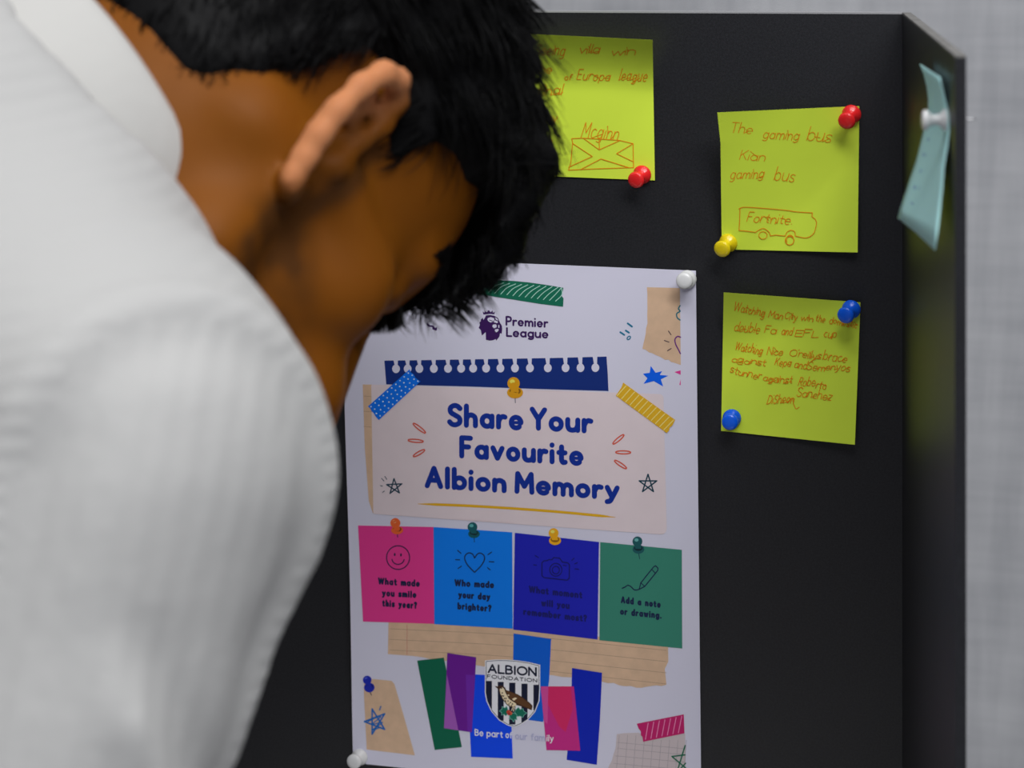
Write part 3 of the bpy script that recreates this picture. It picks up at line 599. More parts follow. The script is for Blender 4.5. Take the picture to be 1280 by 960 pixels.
p.stroke([(944.4, 290.4), (934, 289), (923.8, 288)], .95, pen); p.stroke([(923.8, 288), (924.6, 275), (925, 260)], .95, pen); p.stroke(arc(953.8, 294.2, 5.2, 4.6), .9, pen, step=3); p.stroke(arc(987, 300.8, 5.4, 5.4), 1.1, pen, step=3); p.stroke(arc(987.6, 299.6, 4.6, 5.6, 150, 330), 1, pen, step=3)
p.build()
s3 = Sheet([(904.6, 365.6), (1075.6, 378), (1068.6, 556), (901.4, 538.6)], lambda a, b: .0009 + .011 * max(0, 1 - a * 1.1 - b * 2.0) ** 1.6 + .007 * max(0, a + b - 1.2) ** 1.5 + .003 * max(0, 1 - b * 3) ** 2)
n3 = s3.sheet('sticky_note', note_m, 48, 48); tag(n3, 'lower right lime green sticky note, all handwriting, held by two blue pins', 'sticky note', 'lime sticky notes on the board'); S = s3
HW(n3, [('Watching', 916.6, 388.5, 955, 396, 11), ('Man', 960, 397.5, 978, 399.6, 10), ('City', 980, 399, 996, 401, 10), ('win', 1000, 401, 1016, 402, 9), ('the', 1019, 402, 1031, 403, 9), ('domestic', 1036, 404, 1071, 410.5, 9),
        ('double', 917, 414, 949, 417, 13), ('Fa', 955, 416.5, 970, 418, 10), ('and', 976, 418, 990, 419, 11), ('EFL', 993, 420.5, 1023, 421.5, 9), ('cup', 1029, 421.5, 1045, 423, 10),
        ('Watching', 918, 437, 952, 444, 12), ('Nico', 958, 443, 978, 444, 10), ("O'reillys", 986, 444, 1026, 450, 10), ('brace', 1028, 450, 1058, 453, 12), ('against', 914, 452, 957, 458, 9), ('Kepa', 968, 457, 988, 459, 11), ('and', 992, 460, 1008, 462, 11), ('Semenyos', 1008, 463, 1062, 464, 10),
        ('stunner', 912, 466, 951, 475, 10), ('against', 953, 475.5, 990, 480, 10), ('Roberto', 997, 481, 1032, 486.5, 12), ('Sanchez', 995, 495, 1039, 501, 12), ('DiSheon', 958, 506, 992, 504, 11)], wd=.85, jit=1.0, gap=.06)
p = Print(s3, 'handwriting', n3, 1, .00018); p.stroke(smooth_path([(984, 503), (990, 498), (992, 505), (995, 511), (999, 509)]), .9, pen); p.build()
# blue note on the wing
def wing_depth(sx): P = np.array([X1 + dn[0] * sx, dn[1] * sx, ZTOP - .05]); return topx(P)[2]
def wing_pt(px, py, s_):                               # seen at the pixel, level with a spot s_ along the wing
    return cw(px, py, wing_depth(s_))
rows = [(1149.5, 80, 1177.5, 96.5), (1154, 92, 1179, 104), (1158, 108, 1182.5, 119), (1160, 124, 1186, 134), (1159.5, 140, 1188.6, 150), (1155.5, 158, 1189, 165), (1150.5, 178, 1186.6, 186), (1145, 200, 1182.5, 210), (1137.5, 222, 1180.6, 236), (1129.5, 246, 1178, 262), (1125, 260, 1175.6, 284), (1121.6, 272.4, 1171.4, 313)]
sA, sB = .170, .2440
V = []; F = []; NA = 10
for k, (xl, yl, xr_, yr) in enumerate(rows):
    for i in range(NA + 1):
        a = i / NA; bow = .0 if k < len(rows) - 1 else 1.0
        V.append(wing_pt(xl + (xr_ - 3 - xl) * a, yl + (yr - yl) * a - (6 * a * (1 - a) * bow), sA + (sB - sA) * a))
n0 = len(V); nr = cdir(.25, 0, .97) * 0 + np.array([ou[0], ou[1], 0]) * .0003
for v in list(V): V.append(v + nr)
ix = lambda i, j: j * (NA + 1) + i
for j in range(len(rows) - 1):
    for i in range(NA): f = (ix(i, j), ix(i, j + 1), ix(i + 1, j + 1), ix(i + 1, j)); F += [f, tuple(k + n0 for k in f[::-1])]
ring = [ix(i, 0) for i in range(NA)] + [ix(NA, j) for j in range(len(rows) - 1)] + [ix(i, len(rows) - 1) for i in range(NA, 0, -1)] + [ix(0, j) for j in range(len(rows) - 1, 0, -1)]
for k in range(len(ring)): a_, b_ = ring[k], ring[(k + 1) % len(ring)]; F.append((a_, b_, b_ + n0, a_ + n0))
n4 = mesh_obj('sticky_note', V, F, mat('pale_blue_note_paper', seen(140, 180, 194, 2.1), .6, .25), smooth=True)
tag(n4, 'pale blue sticky note curling off the side wing of the board', 'sticky note')
pv, pf = [], []
rr = random.Random(5)
for line in range(6):
    t0 = .43 + line * .08; x = .18 + .05 * (line % 2)
    while x < .8:
        wdt = rr.uniform(.05, .16); c = []
        for (aa, tt) in ((x, t0), (x + wdt, t0 + .004), (x + wdt, t0 + .022), (x, t0 + .018)):
            kk = tt * (len(rows) - 1); k0 = int(kk); fr = kk - k0; r0, r1 = np.array(rows[k0]), np.array(rows[k0 + 1]); r_ = r0 + (r1 - r0) * fr
            c.append(wing_pt(r_[0] + (r_[2] - r_[0]) * aa, r_[1] + (r_[3] - r_[1]) * aa, sA + (sB - sA) * aa) - nr)
        pf.append(tuple(range(len(pv), len(pv) + 4))); pv += c; x += wdt + rr.uniform(.02, .06)
mesh_obj('handwriting', pv, pf, mat('faint_pen', seen(112, 150, 166, 2.1), .6, .2), n4)

# ------------------------------------------------------------------ push pins
def lathe(prof, n=28):
    V = []; F = []
    for r, z in prof:
        for i in range(n): t = 2 * math.pi * i / n; V.append((r * math.cos(t), r * math.sin(t), z))
    for j in range(len(prof) - 1):
        for i in range(n): F.append((j * n + i, j * n + (i + 1) % n, (j + 1) * n + (i + 1) % n, (j + 1) * n + i))
    F.append(tuple(range(n))[::-1]); F.append(tuple((len(prof) - 1) * n + i for i in range(n))); return V, F
GRIP = [(.0030, 0), (.0046, .0002), (.0053, .0009), (.0054, .0018), (.0048, .0030), (.0034, .0040), (.0027, .0052), (.0025, .0068), (.0028, .0084), (.0036, .0094), (.0045, .0100), (.0048, .0108), (.0047, .0117), (.0040, .0124), (.0024, .0128), (.0004, .0129)]
pin_cols = {'red': (.86, .022, .024), 'yellow': (.88, .68, .01), 'blue': (.005, .12, .85), 'white': (.74, .74, .74)}
def push_pin(col, base, tip, label, group=None, scale=1.0, needle=.008):
    base = np.array(base); ax = np.array(tip) - base; ax /= np.linalg.norm(ax)
    rt = bpy.data.objects.new('push_pin', None); C.objects.link(rt); rt.location = base
    rt.rotation_euler = Vector(ax).to_track_quat('Z', 'Y').to_euler(); tag(rt, label, 'push pin', group)
    m = mat(col + '_plastic', pin_cols[col], .22, .5); v, f = lathe([(r * scale, z * scale) for r, z in GRIP])
    mesh_obj('grip', v, f, m, rt, smooth=True)
    v, f = lathe([(.0001, -needle), (.0005, -needle + .002), (.00055, .0005)], 10); mesh_obj('needle', v, f, steel, rt, smooth=True)
def pin_px(col, sh, bx, by, hx, hy, label, group=None, scale=.93):
    base = sh.at(bx, by, .0002); tip = hit(hx, hy, .012)
    push_pin(col, base, tip, label, group, scale)
pin_px('red', s1, 804, 217, 794.2, 225.6, 'red push pin at the bottom corner of the note with envelope sketch', 'red push pins')
pin_px('red', s2, 1065.4, 141.6, 1059.2, 149.8, 'red push pin in the top right corner of the bus sketch note', 'red push pins')
pin_px('yellow', s2, 911.6, 302.4, 903.8, 310, 'yellow push pin at the lower left corner of the bus sketch note')
pin_px('blue', s3, 1065.2, 385.4, 1058.2, 392.8, 'blue push pin in the upper right corner of the lowest lime note', 'blue push pins')
pin_px('blue', s3, 915.2, 522, 912.4, 527.8, 'blue push pin in the bottom left corner of the lowest lime note', 'blue push pins')
SP_ = Sheet(PQ, h_poster)
pin_px('white', SP_, 859.6, 349, 855.6, 350.8, 'white push pin in the top right corner of the poster', 'white push pins')
pin_px('white', SP_, 450.6, 945.6, 442.6, 952, 'white push pin in the bottom left corner of the poster', 'white push pins')
bp = wing_pt(1187.4, 149.6, .238); push_pin('white', bp, bp + np.array([-ou[0], -ou[1], -.02]) * .013, 'white push pin seen side on through the pale blue note', 'white push pins', .86, .0105)
# ------------------------------------------------------------------ the person: distance fields meshed with surface nets
def sphere(P, c, r): return np.linalg.norm(P - np.asarray(c, np.float32), axis=-1) - r
def ell(P, c, r, R=None):
    q = P - np.asarray(c, np.float32)
    if R is not None: q = q @ np.asarray(R, np.float32)          # columns of R are the axes
    r = np.asarray(r, np.float32); k0 = np.linalg.norm(q / r, axis=-1); k1 = np.linalg.norm(q / (r * r), axis=-1)
    return k0 * (k0 - 1) / np.maximum(k1, 1e-9)
def cone(P, a, b_, ra, rb):
    a = np.asarray(a, np.float32); ba = np.asarray(b_, np.float32) - a; q = P - a
    t = np.clip(q @ ba / max(float(ba @ ba), 1e-12), 0, 1); return np.linalg.norm(q - t[..., None] * ba, axis=-1) - (ra + (rb - ra) * t)
def smin(a, b_, k):
    h = np.maximum(k - np.abs(a - b_), 0) / k; return np.minimum(a, b_) - h * h * k * .25
def smax(a, b_, k): return -smin(-a, -b_, k)
def chain(P, pts, rs, k=.004):
    d = None
    for i in range(len(pts) - 1):
        e = cone(P, pts[i], pts[i + 1], rs[i], rs[i + 1]); d = e if d is None else smin(d, e, k)
    return d
def nets(f, lo, hi, h):
    lo = np.asarray(lo, float); n = np.ceil((np.asarray(hi) - lo) / h).astype(int) + 1
    ax = [(lo[i] + h * np.arange(n[i])).astype(np.float32) for i in range(3)]
    Fv = np.empty(n, np.float32)
    for i0 in range(0, n[0], 24):
        g = np.stack(np.meshgrid(ax[0][i0:i0 + 24], ax[1], ax[2], indexing='ij'), -1); Fv[i0:i0 + 24] = f(g)
    ins = Fv < 0; c = [s_ - 1 for s_ in n]
    cnt = np.zeros(c, np.uint8)
    for dx in (0, 1):
        for dy in (0, 1):
            for dz in (0, 1): cnt += ins[dx:dx + c[0], dy:dy + c[1], dz:dz + c[2]]
    act = (cnt > 0) & (cnt < 8); I = np.argwhere(act); vid = -np.ones(c, np.int64); vid[act] = np.arange(len(I))
    acc = np.zeros((len(I), 3)); num = np.zeros(len(I))
    corners = [(x, y, z) for x in (0, 1) for y in (0, 1) for z in (0, 1)]
    for a in corners:
        for ax_ in range(3):
            if a[ax_]: continue
            b_ = list(a); b_[ax_] = 1
            fa = Fv[I[:, 0] + a[0], I[:, 1] + a[1], I[:, 2] + a[2]]; fb = Fv[I[:, 0] + b_[0], I[:, 1] + b_[1], I[:, 2] + b_[2]]
            cr_ = (fa < 0) != (fb < 0); t = np.where(cr_, fa / np.where(cr_, fa - fb, 1), 0); p = np.tile(np.array(a, float), (len(I), 1)); p[:, ax_] += t
            acc[cr_] += p[cr_]; num[cr_] += 1
    V = lo + (I + acc / num[:, None]) * h; Q = []
    for ax_ in range(3):
        o1, o2 = (ax_ + 1) % 3, (ax_ + 2) % 3
        sl0 = [slice(None)] * 3; sl1 = [slice(None)] * 3; sl0[ax_] = slice(0, -1); sl1[ax_] = slice(1, None)
        A, B = ins[tuple(sl0)], ins[tuple(sl1)]; E_ = np.argwhere(A != B)
        ok = (E_[:, o1] > 0) & (E_[:, o2] > 0) & (E_[:, o1] < c[o1]) & (E_[:, o2] < c[o2]) & (E_[:, ax_] < c[ax_]); E_ = E_[ok]
        def vv(d1, d2):
            q = E_.copy(); q[:, o1] -= d1; q[:, o2] -= d2; return vid[q[:, 0], q[:, 1], q[:, 2]]
        q = np.stack([vv(1, 1), vv(0, 1), vv(0, 0), vv(1, 0)], 1); fl = ~A[E_[:, 0], E_[:, 1], E_[:, 2]]; q[fl] = q[fl][:, ::-1]; Q.append(q)
    return V, np.concatenate(Q)
def vnormals(V, Q):
    n = np.cross(V[Q[:, 2]] - V[Q[:, 0]], V[Q[:, 3]] - V[Q[:, 1]]); N = np.zeros_like(V)
    for k in range(4): np.add.at(N, Q[:, k], n)
    return N / (np.linalg.norm(N, axis=1)[:, None] + 1e-12)
def relax(V, Q, n=3):
    for _ in range(n):
        S_ = np.zeros_like(V); c_ = np.zeros(len(V))
        for a, b_ in ((0, 1), (1, 2), (2, 3), (3, 0)):
            for p, r in ((a, b_), (b_, a)): np.add.at(S_, Q[:, p], V[Q[:, r]]); np.add.at(c_, Q[:, p], 1)
        V = V * .4 + .6 * S_ / np.maximum(c_, 1)[:, None]
    return V
def attr(o, name, vals):
    a = o.data.attributes.new(name, 'FLOAT', 'POINT'); a.data.foreach_set('value', np.asarray(vals, np.float32))
def nrm(v): v = np.asarray(v, float); return v / np.linalg.norm(v)
def vnoise(P, s, seed=0):
    """smooth value noise, numpy"""
    q = np.asarray(P, float) / s; i = np.floor(q).astype(np.int64); f = q - i; f = f * f * (3 - 2 * f); o = 0
    for dx in (0, 1):
        for dy in (0, 1):
            for dz in (0, 1):
                n_ = (i[..., 0] + dx) * 374761393 + (i[..., 1] + dy) * 668265263 + (i[..., 2] + dz) * 2147483647 + seed * 144665
                n_ = (n_ ^ (n_ >> 13)) * 1274126177; v = ((n_ ^ (n_ >> 16)) & 0xffff) / 65535.
                o = o + v * (f[..., 0] if dx else 1 - f[..., 0]) * (f[..., 1] if dy else 1 - f[..., 1]) * (f[..., 2] if dz else 1 - f[..., 2])
    return o * 2 - 1

# head frame: x = person's right, y = forward, z = up; millimetres, origin midway between the ear canals
HO = cw(262, 200, .80)
hf = nrm((.46, .80, .385)); hu = np.array((.52, -.58, .61)); hu = nrm(hu - hf * (hu @ hf)); hr = np.cross(hf, hu)
HR = np.stack([RW @ hr, RW @ hf, RW @ hu], 1)                # columns: axes in world
def to_head(P): return ((P - HO.astype(np.float32)) @ HR.astype(np.float32)) * 1000
def from_head(q): return HO + HR @ (np.asarray(q, float) / 1000)
def ear(P, sd):
    ca, sa = math.cos(.58), math.sin(.58)
    def e(a, b_, o=0): return (sd * (71 + a * sa + o * ca), 11 - a * .86 * ca + o * sa, b_ - 5)
    hel = [(3, 4, 2), (1, 14, 3), (3, 25, 5), (11, 33, 6), (22, 33, 6), (31, 25, 5), (33, 12, 4), (30, -1, 3), (24, -11, 2), (17, -19, 1), (11, -26, 0), (4, -27, 0), (1, -20, 0)]
    d = chain(P, [e(*h_) for h_ in hel], [3.0, 3.2, 3.6, 4.2, 4.4, 4.4, 4.3, 4.2, 4.0, 4.0, 4.2, 3.8, 2.8], 4)
    R_ = np.array([[sd * sa, -ca, 0], [0, 0, 1], [sd * ca, sa, 0]], float).T
    pl = ell(P, e(16, 8, -2), (14, 24, 2.2), R_); d = smin(d, pl, 2.5)
    anti = chain(P, [e(12, 24, 1), e(21, 14, 1), e(22, 2, 1), e(16, -10, 1)], [2.5, 3, 3, 2.8], 3); d = smin(d, anti, 3)
    d = smax(d, -ell(P, e(11, -2, 2), (8, 13, 12), R_), 2.5); d = smax(d, -ell(P, e(17, 21, 5), (5, 9, 5), R_), 2.5)
    return smin(d, sphere(P, e(-1, -1, 2), 4.6), 4)
NB = cw(25, 165, .785)                                       # base of the neck
def head_sdf(Pw, neck=True):
    P = to_head(Pw); ax = np.abs(P[..., :1]); M_ = np.concatenate([ax, P[..., 1:]], -1)      # mirrored
    d = ell(P, (0, -8, 50), (75, 97, 80))
    d = smin(d, ell(P, (0, 42, 52), (63, 50, 52)), 20)
    d = smin(d, ell(P, (0, 36, -18), (58, 52, 70)), 26)
    d = smin(d, cone(M_, (12, 86, 30), (40, 76, 33), 10, 9), 14)
    d = smin(d, sphere(M_, (44, 61, -13), 18), 18); d = smin(d, sphere(M_, (25, 84, -42), 20), 16); d = smin(d, cone(M_, (52, 58, -6), (66, 14, 0), 9, 7), 12)
    d = smin(d, cone(M_, (58, 4, -12), (50, 8, -58), 13, 13), 14); d = smin(d, cone(M_, (50, 8, -58), (14, 74, -92), 13, 14), 16)
    d = smin(d, sphere(P, (0, 80, -94), 16), 14); d = smin(d, ell(P, (0, 74, -54), (42, 27, 34)), 16)
    d = smax(d, -ell(M_, (32, 98, 15), (19, 14, 11)), 12)
    d = smin(d, sphere(M_, (31, 75, 16), 12.5), 5); d = smax(d, -cone(M_, (22, 88, 12), (41, 83, 12.5), .8, .8), 2)
    d = smin(d, cone(P, (0, 95, 20), (0, 112, -27), 7, 10), 9); d = smin(d, sphere(M_, (12, 101, -31), 7.5), 6)
    d = smax(d, -sphere(M_, (6, 107, -39), 3.4), 2)
    d = smin(d, cone(M_, (0, 97, -55), (20, 88, -58), 5, 3), 5); d = smin(d, cone(M_, (0, 96, -66), (18, 87, -62), 6, 3), 5)
    d = smax(d, -cone(M_, (0, 104, -60), (22, 92, -60), .9, .9), 2)
    for sd in (1, -1): d = smin(d, ear(P, sd), 5)
    if neck:
        nb = ((NB - HO) @ HR) * 1000
        d = smin(d, cone(P, (0, -22, -20), nb, 56, 66), 26)
        d = smin(d, cone(M_, (56, -18, -18), (30, nb[1] + 45, nb[2] + 6), 14, 14), 18)
    return d
f_head = lambda P: head_sdf(P) / 1000
cs_ = [from_head((sx * 125, sy, sz)) for sx in (-1, 1) for sy in (-130, 135) for sz in (-150, 150)] + [NB + d_ for d_ in (np.array([.09, .09, .09]), -np.array([.09, .09, .09]))]
hV, hQ = nets(f_head, np.min(cs_, 0), np.max(cs_, 0), .0024)

# body landmarks
br = nrm((.495, .505, -.707)); bu = np.array((.85, -.106, .52)); bu = nrm(bu - br * (bu @ br)); bf = np.cross(bu, br)
r_w, u_w, f_w = RW @ br, RW @ bu, RW @ bf
SR = cw(135, 592, .655); SL = NB - (SR - NB) + np.array([-.02, -.04, -.06])
MID = NB - u_w * .24 + np.array([0, 0, .02]); PEL = MID + nrm(np.array([-.45, -.45, -.62])) * .30
ER = cw(-120, 1560, .615); HAND_R = np.array([.16, -.30, TZ + .065]); EL = SL + np.array([.02, .10, -.27]); HAND_L = np.array([-.20, -.22, TZ + .065])
WR = HAND_R + nrm(ER - HAND_R) * .085; WL = HAND_L + nrm(EL - HAND_L) * .085
CH = NB - u_w * .19 + f_w * .05
AX = np.stack([r_w, u_w, f_w], 1)
def torso_sdf(P, g=0):
    d = ell(P, CH, (.165 + g, .24 + g, .115 + g), AX)
    d = smin(d, cone(P, NB - u_w * .03, SR - r_w * .02, .060 + g, .058 + g), .05); d = smin(d, cone(P, NB - u_w * .03, SL + r_w * .02, .060 + g, .058 + g), .05)
    d = smin(d, cone(P, MID + f_w * .03, PEL, .135 + g, .150 + g), .06)
    return d
def arm_sdf(P, S_, E_, W_, g=0, cut=None): return smin(cone(P, S_, E_, .050 + g, .042 + g), cone(P, E_, W_, .040 + g, .028 + g), .015)
def hand_sdf(P, Wp, Hp, side, up=np.array([0, 0, 1.0])):
    fw = nrm(Hp - Wp); fw = nrm(fw * np.array([1, 1, .45])); lt = nrm(np.cross(fw, up)) * side; dn = np.cross(fw, lt) * 1.0
    dn = np.array([0, 0, -1.0]) - fw * (np.array([0, 0, -1.0]) @ fw); dn = nrm(dn)
    pc = Wp + fw * .045; R_ = np.stack([fw, lt, dn], 1)
    d = ell(P, pc, (.050, .041, .015), R_); d = smin(d, cone(P, Wp - fw * .02, Wp + fw * .02, .027, .024), .02)
    for i, (o, L, rad) in enumerate(((-.031, .074, .0082), (-.0105, .082, .0086), (.0105, .076, .0083), (.030, .060, .0074))):
        k0 = pc + fw * .040 + lt * (-o) * 1.0; k1 = k0 + fw * L * .45 + dn * .006; k2 = k1 + (fw * .72 + dn * .62) * L * .33; k3 = k2 + (fw * .35 + dn * .9) * L * .26
        d = smin(d, chain(P, [k0 - fw * .015, k1, k2, k3], [rad * 1.05, rad, rad * .93, rad * .8], .003), .006)
    t0 = Wp + fw * .018 + lt * .026; t1 = t0 + fw * .030 + lt * .022 + dn * .008; t2 = t1 + fw * .030 + lt * .004 + dn * .008
    return smin(d, chain(P, [t0, t1, t2], [.013, .0105, .008], .004), .010)
parts_V, parts_Q = [hV], [hQ]
def add_piece(f, pts, pad, h):
    pts = np.array(pts); v, q = nets(f, pts.min(0) - pad, pts.max(0) + pad, h); o = sum(len(x) for x in parts_V); parts_V.append(v); parts_Q.append(q + o)
add_piece(lambda P: torso_sdf(P, -.012), [NB, SR, SL, PEL, CH + f_w * .1], .20, .009)
for S_, E_, W_, Hd, sd in ((SR, ER, WR, HAND_R, -1), (SL, EL, WL, HAND_L, 1)):
    add_piece(lambda P: smin(arm_sdf(P, S_, E_, W_, -.006), hand_sdf(P, W_, Hd, sd), .008), [S_, E_, W_, Hd + nrm(Hd - W_) * .10], .07, .0042)
bV = np.concatenate(parts_V); bQ = np.concatenate(parts_Q)

# skin: brown, redder ears with their highlight painted in as a paler tone, stubble
skin = bpy.data.materials.new('brown_skin'); skin.use_nodes = True; nt = skin.node_tree; b = nt.nodes['Principled BSDF']
b.inputs['Roughness'].default_value = .55; b.inputs['Specular IOR Level'].default_value = .12
b.inputs['Subsurface Weight'].default_value = .12; b.inputs['Subsurface Radius'].default_value = (.8, .3, .15); b.inputs['Subsurface Scale'].default_value = .006
def mixc(fac, a, c):
    m = nt.nodes.new('ShaderNodeMix'); m.data_type = 'RGBA'; nt.links.new(fac, m.inputs['Factor'])
    for k, v in (('A', a), ('B', c)):
        if isinstance(v, tuple): m.inputs[k].default_value = (*v, 1)
        else: nt.links.new(v, m.inputs[k])
    return m.outputs['Result']
def atn(n):
    a = nt.nodes.new('ShaderNodeAttribute'); a.attribute_name = n; return a.outputs['Fac']
tc = nt.nodes.new('ShaderNodeTexCoord'); n = nt.nodes.new('ShaderNodeTexNoise'); n.inputs['Scale'].default_value = 45; nt.links.new(tc.outputs['Object'], n.inputs['Vector'])
c0 = mixc(n.outputs[0], (.160, .0475, .0022), (.20, .062, .0034)); c1 = mixc(atn('ear'), c0, (.50, .20, .085)); c2 = mixc(atn('stubble'), c1, (.07, .026, .006))
nt.links.new(c2, b.inputs['Base Color'])
person = mesh_obj('person', bV, bQ, skin, smooth=True, local=HO)
tag(person, 'man in white striped shirt bending forward with bowed head beside the poster, short black hair', 'person')
q = ((bV - HO) @ HR) * 1000; ih = np.arange(len(bV)) < len(hV)
ca, sa = math.cos(.50), math.sin(.50); outw = (np.abs(q[:, 0]) - 71) * ca + (4 - q[:, 1]) * 0
earv = np.clip((np.abs(q[:, 0]) - 74) / 6, 0, 1) * np.clip((10 - q[:, 1]) / 10, 0, 1) * (np.abs(q[:, 2]) < 45) * (q[:, 1] < 14) * (q[:, 1] > -45) * ih
attr(person, 'ear', earv)
nz = vnoise(q, 7, 3) * .7 + vnoise(q, 16, 4) * .7
band = lambda a, lo, hi, s_: np.clip((a - lo) / s_, 0, 1) * np.clip((hi - a) / s_, 0, 1)
jaw = band(q[:, 1], -2, 120, 12) * np.clip((-12 - q[:, 2] - np.maximum(q[:, 1] - 24, 0) * .62) / 16, 0, 1) * np.clip((q[:, 2] + 125) / 20, 0, 1)
burn = band(q[:, 1], 8, 30, 7) * band(q[:, 2], -45, 30, 10) * (np.abs(q[:, 0]) > 45)
attr(person, 'stubble', np.clip(np.maximum(jaw * .85, burn) * (.62 + .95 * nz), 0, .85) * ih * (earv < .3))
# brows and lashes (hair pieces of the face)
hair_m = mat('black_hair', (.0042, .0041, .0044), .5, .07)
def strands_mesh(paths, radii):
    """tapered three-sided strands: paths list of (k,3)"""
    V, Fc = [], []; base = 0
    for P, r in zip(paths, radii):
        P = np.asarray(P); k = len(P); T_ = np.gradient(P, axis=0); T_ /= np.linalg.norm(T_, axis=1)[:, None] + 1e-12
        up = np.array([.3, .5, .8]); A = np.cross(T_, up); A /= np.linalg.norm(A, axis=1)[:, None] + 1e-12; B = np.cross(T_, A)
        tt = np.linspace(0, 1, k); rr_ = r * np.clip(1.15 - tt ** 2 * 1.05, .08, 1)
        for j in range(3):
            th = 2 * math.pi * j / 3; V.append(P + (A * math.cos(th) + B * math.sin(th)) * rr_[:, None])
        for i in range(k - 1):
            for j in range(3):
                a, c = base + j * k + i, base + ((j + 1) % 3) * k + i; Fc.append((a, c, c + 1, a + 1))
        base += 3 * k
    return np.concatenate(V), Fc

# ---- hair: cap over the skull, bounded by the hairline, plus strands
HX = [-130, -90, -74, -58, -46, -38, -31, -28, -24, -20, -16, -4, 8, 16, 22, 27, 30, 31, 38, 46, 57, 66, 76, 110]
HZ = [-20, -20, -22, -27, -30, -27, -21, -9, 10, 23, 34, 38, 34, 28, 24, 22, 26, 42, 48, 53, 55, 66, 78, 82]
def hairline(q): return np.interp(q[..., 1], HX, HZ).astype(np.float32) + np.maximum(0, 40 - np.abs(q[..., 0])) * .10 * (q[..., 1] > 55)
def thick(q):
    z, y = q[..., 2], q[..., 1]
    t = np.interp(z, [-50, -15, 10, 40, 70, 100, 130], [2.5, 5, 6, 8, 12, 18, 25]).astype(np.float32)
    return t + np.clip((y - 10) / 70, 0, 1) * np.clip((z - 35) / 40, 0, 1) * 6
def cap_sdf(Pw):
    P = to_head(Pw); ax = np.abs(P[..., :1]); M_ = np.concatenate([ax, P[..., 1:]], -1)
    d = ell(P, (0, -8, 50), (75, 97, 80)); d = smin(d, ell(P, (0, 42, 52), (63, 50, 52)), 20)
    nb = ((NB - HO) @ HR) * 1000; d = smin(d, cone(P, (0, -22, -20), nb, 56, 66), 26)
    d = d - thick(P) * np.clip((P[..., 2] - hairline(P)) / 14, .12, 1) + 2.2 * np.sin(P[..., 0] * .16 + P[..., 1] * .10) * np.sin(P[..., 1] * .13 - P[..., 2] * .09) * np.clip((P[..., 2] - 20) / 50, 0, 1)
    d = smax(d, (hairline(P) - P[..., 2]) * .8, 6)
    fr = None                                                  # fringe falling forward over the brow
    for x0, x1, y1, z1, y2, z2 in ((-40, -44, 97, 76, 98, 57), (-22, -26, 102, 72, 102, 51), (-4, -8, 105, 72, 105, 48), (14, 12, 105, 72, 105, 48), (30, 30, 104, 72, 105, 49), (44, 44, 97, 76, 99, 58), (54, 55, 84, 84, 87, 67)):
        c_ = chain(P, [(x0, 74, 98), (x1, y1, z1), (x1 + (x1 - x0) * .5, y2, z2)], [15, 9, 3.0], 7); fr = c_ if fr is None else smin(fr, c_, 7)
    return smin(d, fr, 12) / 1000
hc = [from_head((sx * 118, sy, sz)) for sx in (-1, 1) for sy in (-140, 140) for sz in (-60, 165)]
cV, cQ = nets(cap_sdf, np.min(hc, 0), np.max(hc, 0), .0030)
cN = vnormals(cV, cQ); ql = ((cV - HO) @ HR) * 1000
bk = np.clip((30 - ql[:, 1]) / 40, 0, 1); nz_b = vnoise(ql * np.array([1, 1, .22]), 4.5, 1); nz_t = vnoise(ql * np.array([1, .22, 1]), 5.5, 2) + .6 * vnoise(ql * np.array([1, .3, 1]), 2.8, 5)
cV = cV + cN * ((bk * nz_b * 1.3 + (1 - bk) * nz_t * 2.0) * np.clip((ql[:, 2] - hairline(ql)) / 16, 0, 1))[:, None] / 1000; cN = vnormals(cV, cQ)
ql = ((cV - HO) @ HR) * 1000; nl = cN @ HR
ok = (head_sdf(cV.astype(np.float32), False) > 1.0)
gdown = HR.T @ np.array([0, 0, -1.0])                          # gravity in the head frame
paths, radii = [], []
cand = np.where(ok)[0]
pw = np.where(ql[cand, 1] < 20, 1.9, 1.0); pw /= pw.sum()
for vi in RNG.choice(cand, 23000, p=pw):
    p = ql[vi] + RNG.normal(0, 1.2, 3); nn = nl[vi]
    if p[2] < 10 and p[1] < 0: fl = np.array([np.sign(p[0]) * .15, .25, -1.0]); L = RNG.uniform(7, 13)
    elif p[2] < 45 and p[1] < 40: fl = np.array([0, .55 if p[1] < 0 else -.15, -1.0]); L = RNG.uniform(13, 24)
    else:
        fl = np.array([p[0] * .012, 1.0, (90 - p[2]) * -.002 + (0 if p[1] < 40 else -.3)]); L = RNG.uniform(20, 36) if p[1] < 60 else RNG.uniform(9, 14)
    fl = fl + RNG.normal(0, .16, 3) + .35 * np.array([math.sin(p[1] * .09 + p[2] * .05), 0, math.cos(p[0] * .11)])
    fl = nrm(fl - nn * (fl @ nn)); q0 = p - nn * 2.5; pts = []
    front = p[1] > 70 and p[2] < 95
    for k in range(5):
        t = k / 4; pts.append(q0 + fl * L * t + nn * ((1.4 if p[1] > 70 else 3.2) * math.sin(t * 2.2) - (.9 if p[2] > 10 else 1.6) * 3.0 * t * t) + gdown * (3 * t * t if front else 0))
    paths.append([from_head(x) for x in pts]); radii.append(RNG.uniform(.00022, .00042) * (1.35 if p[1] < 10 else 1))
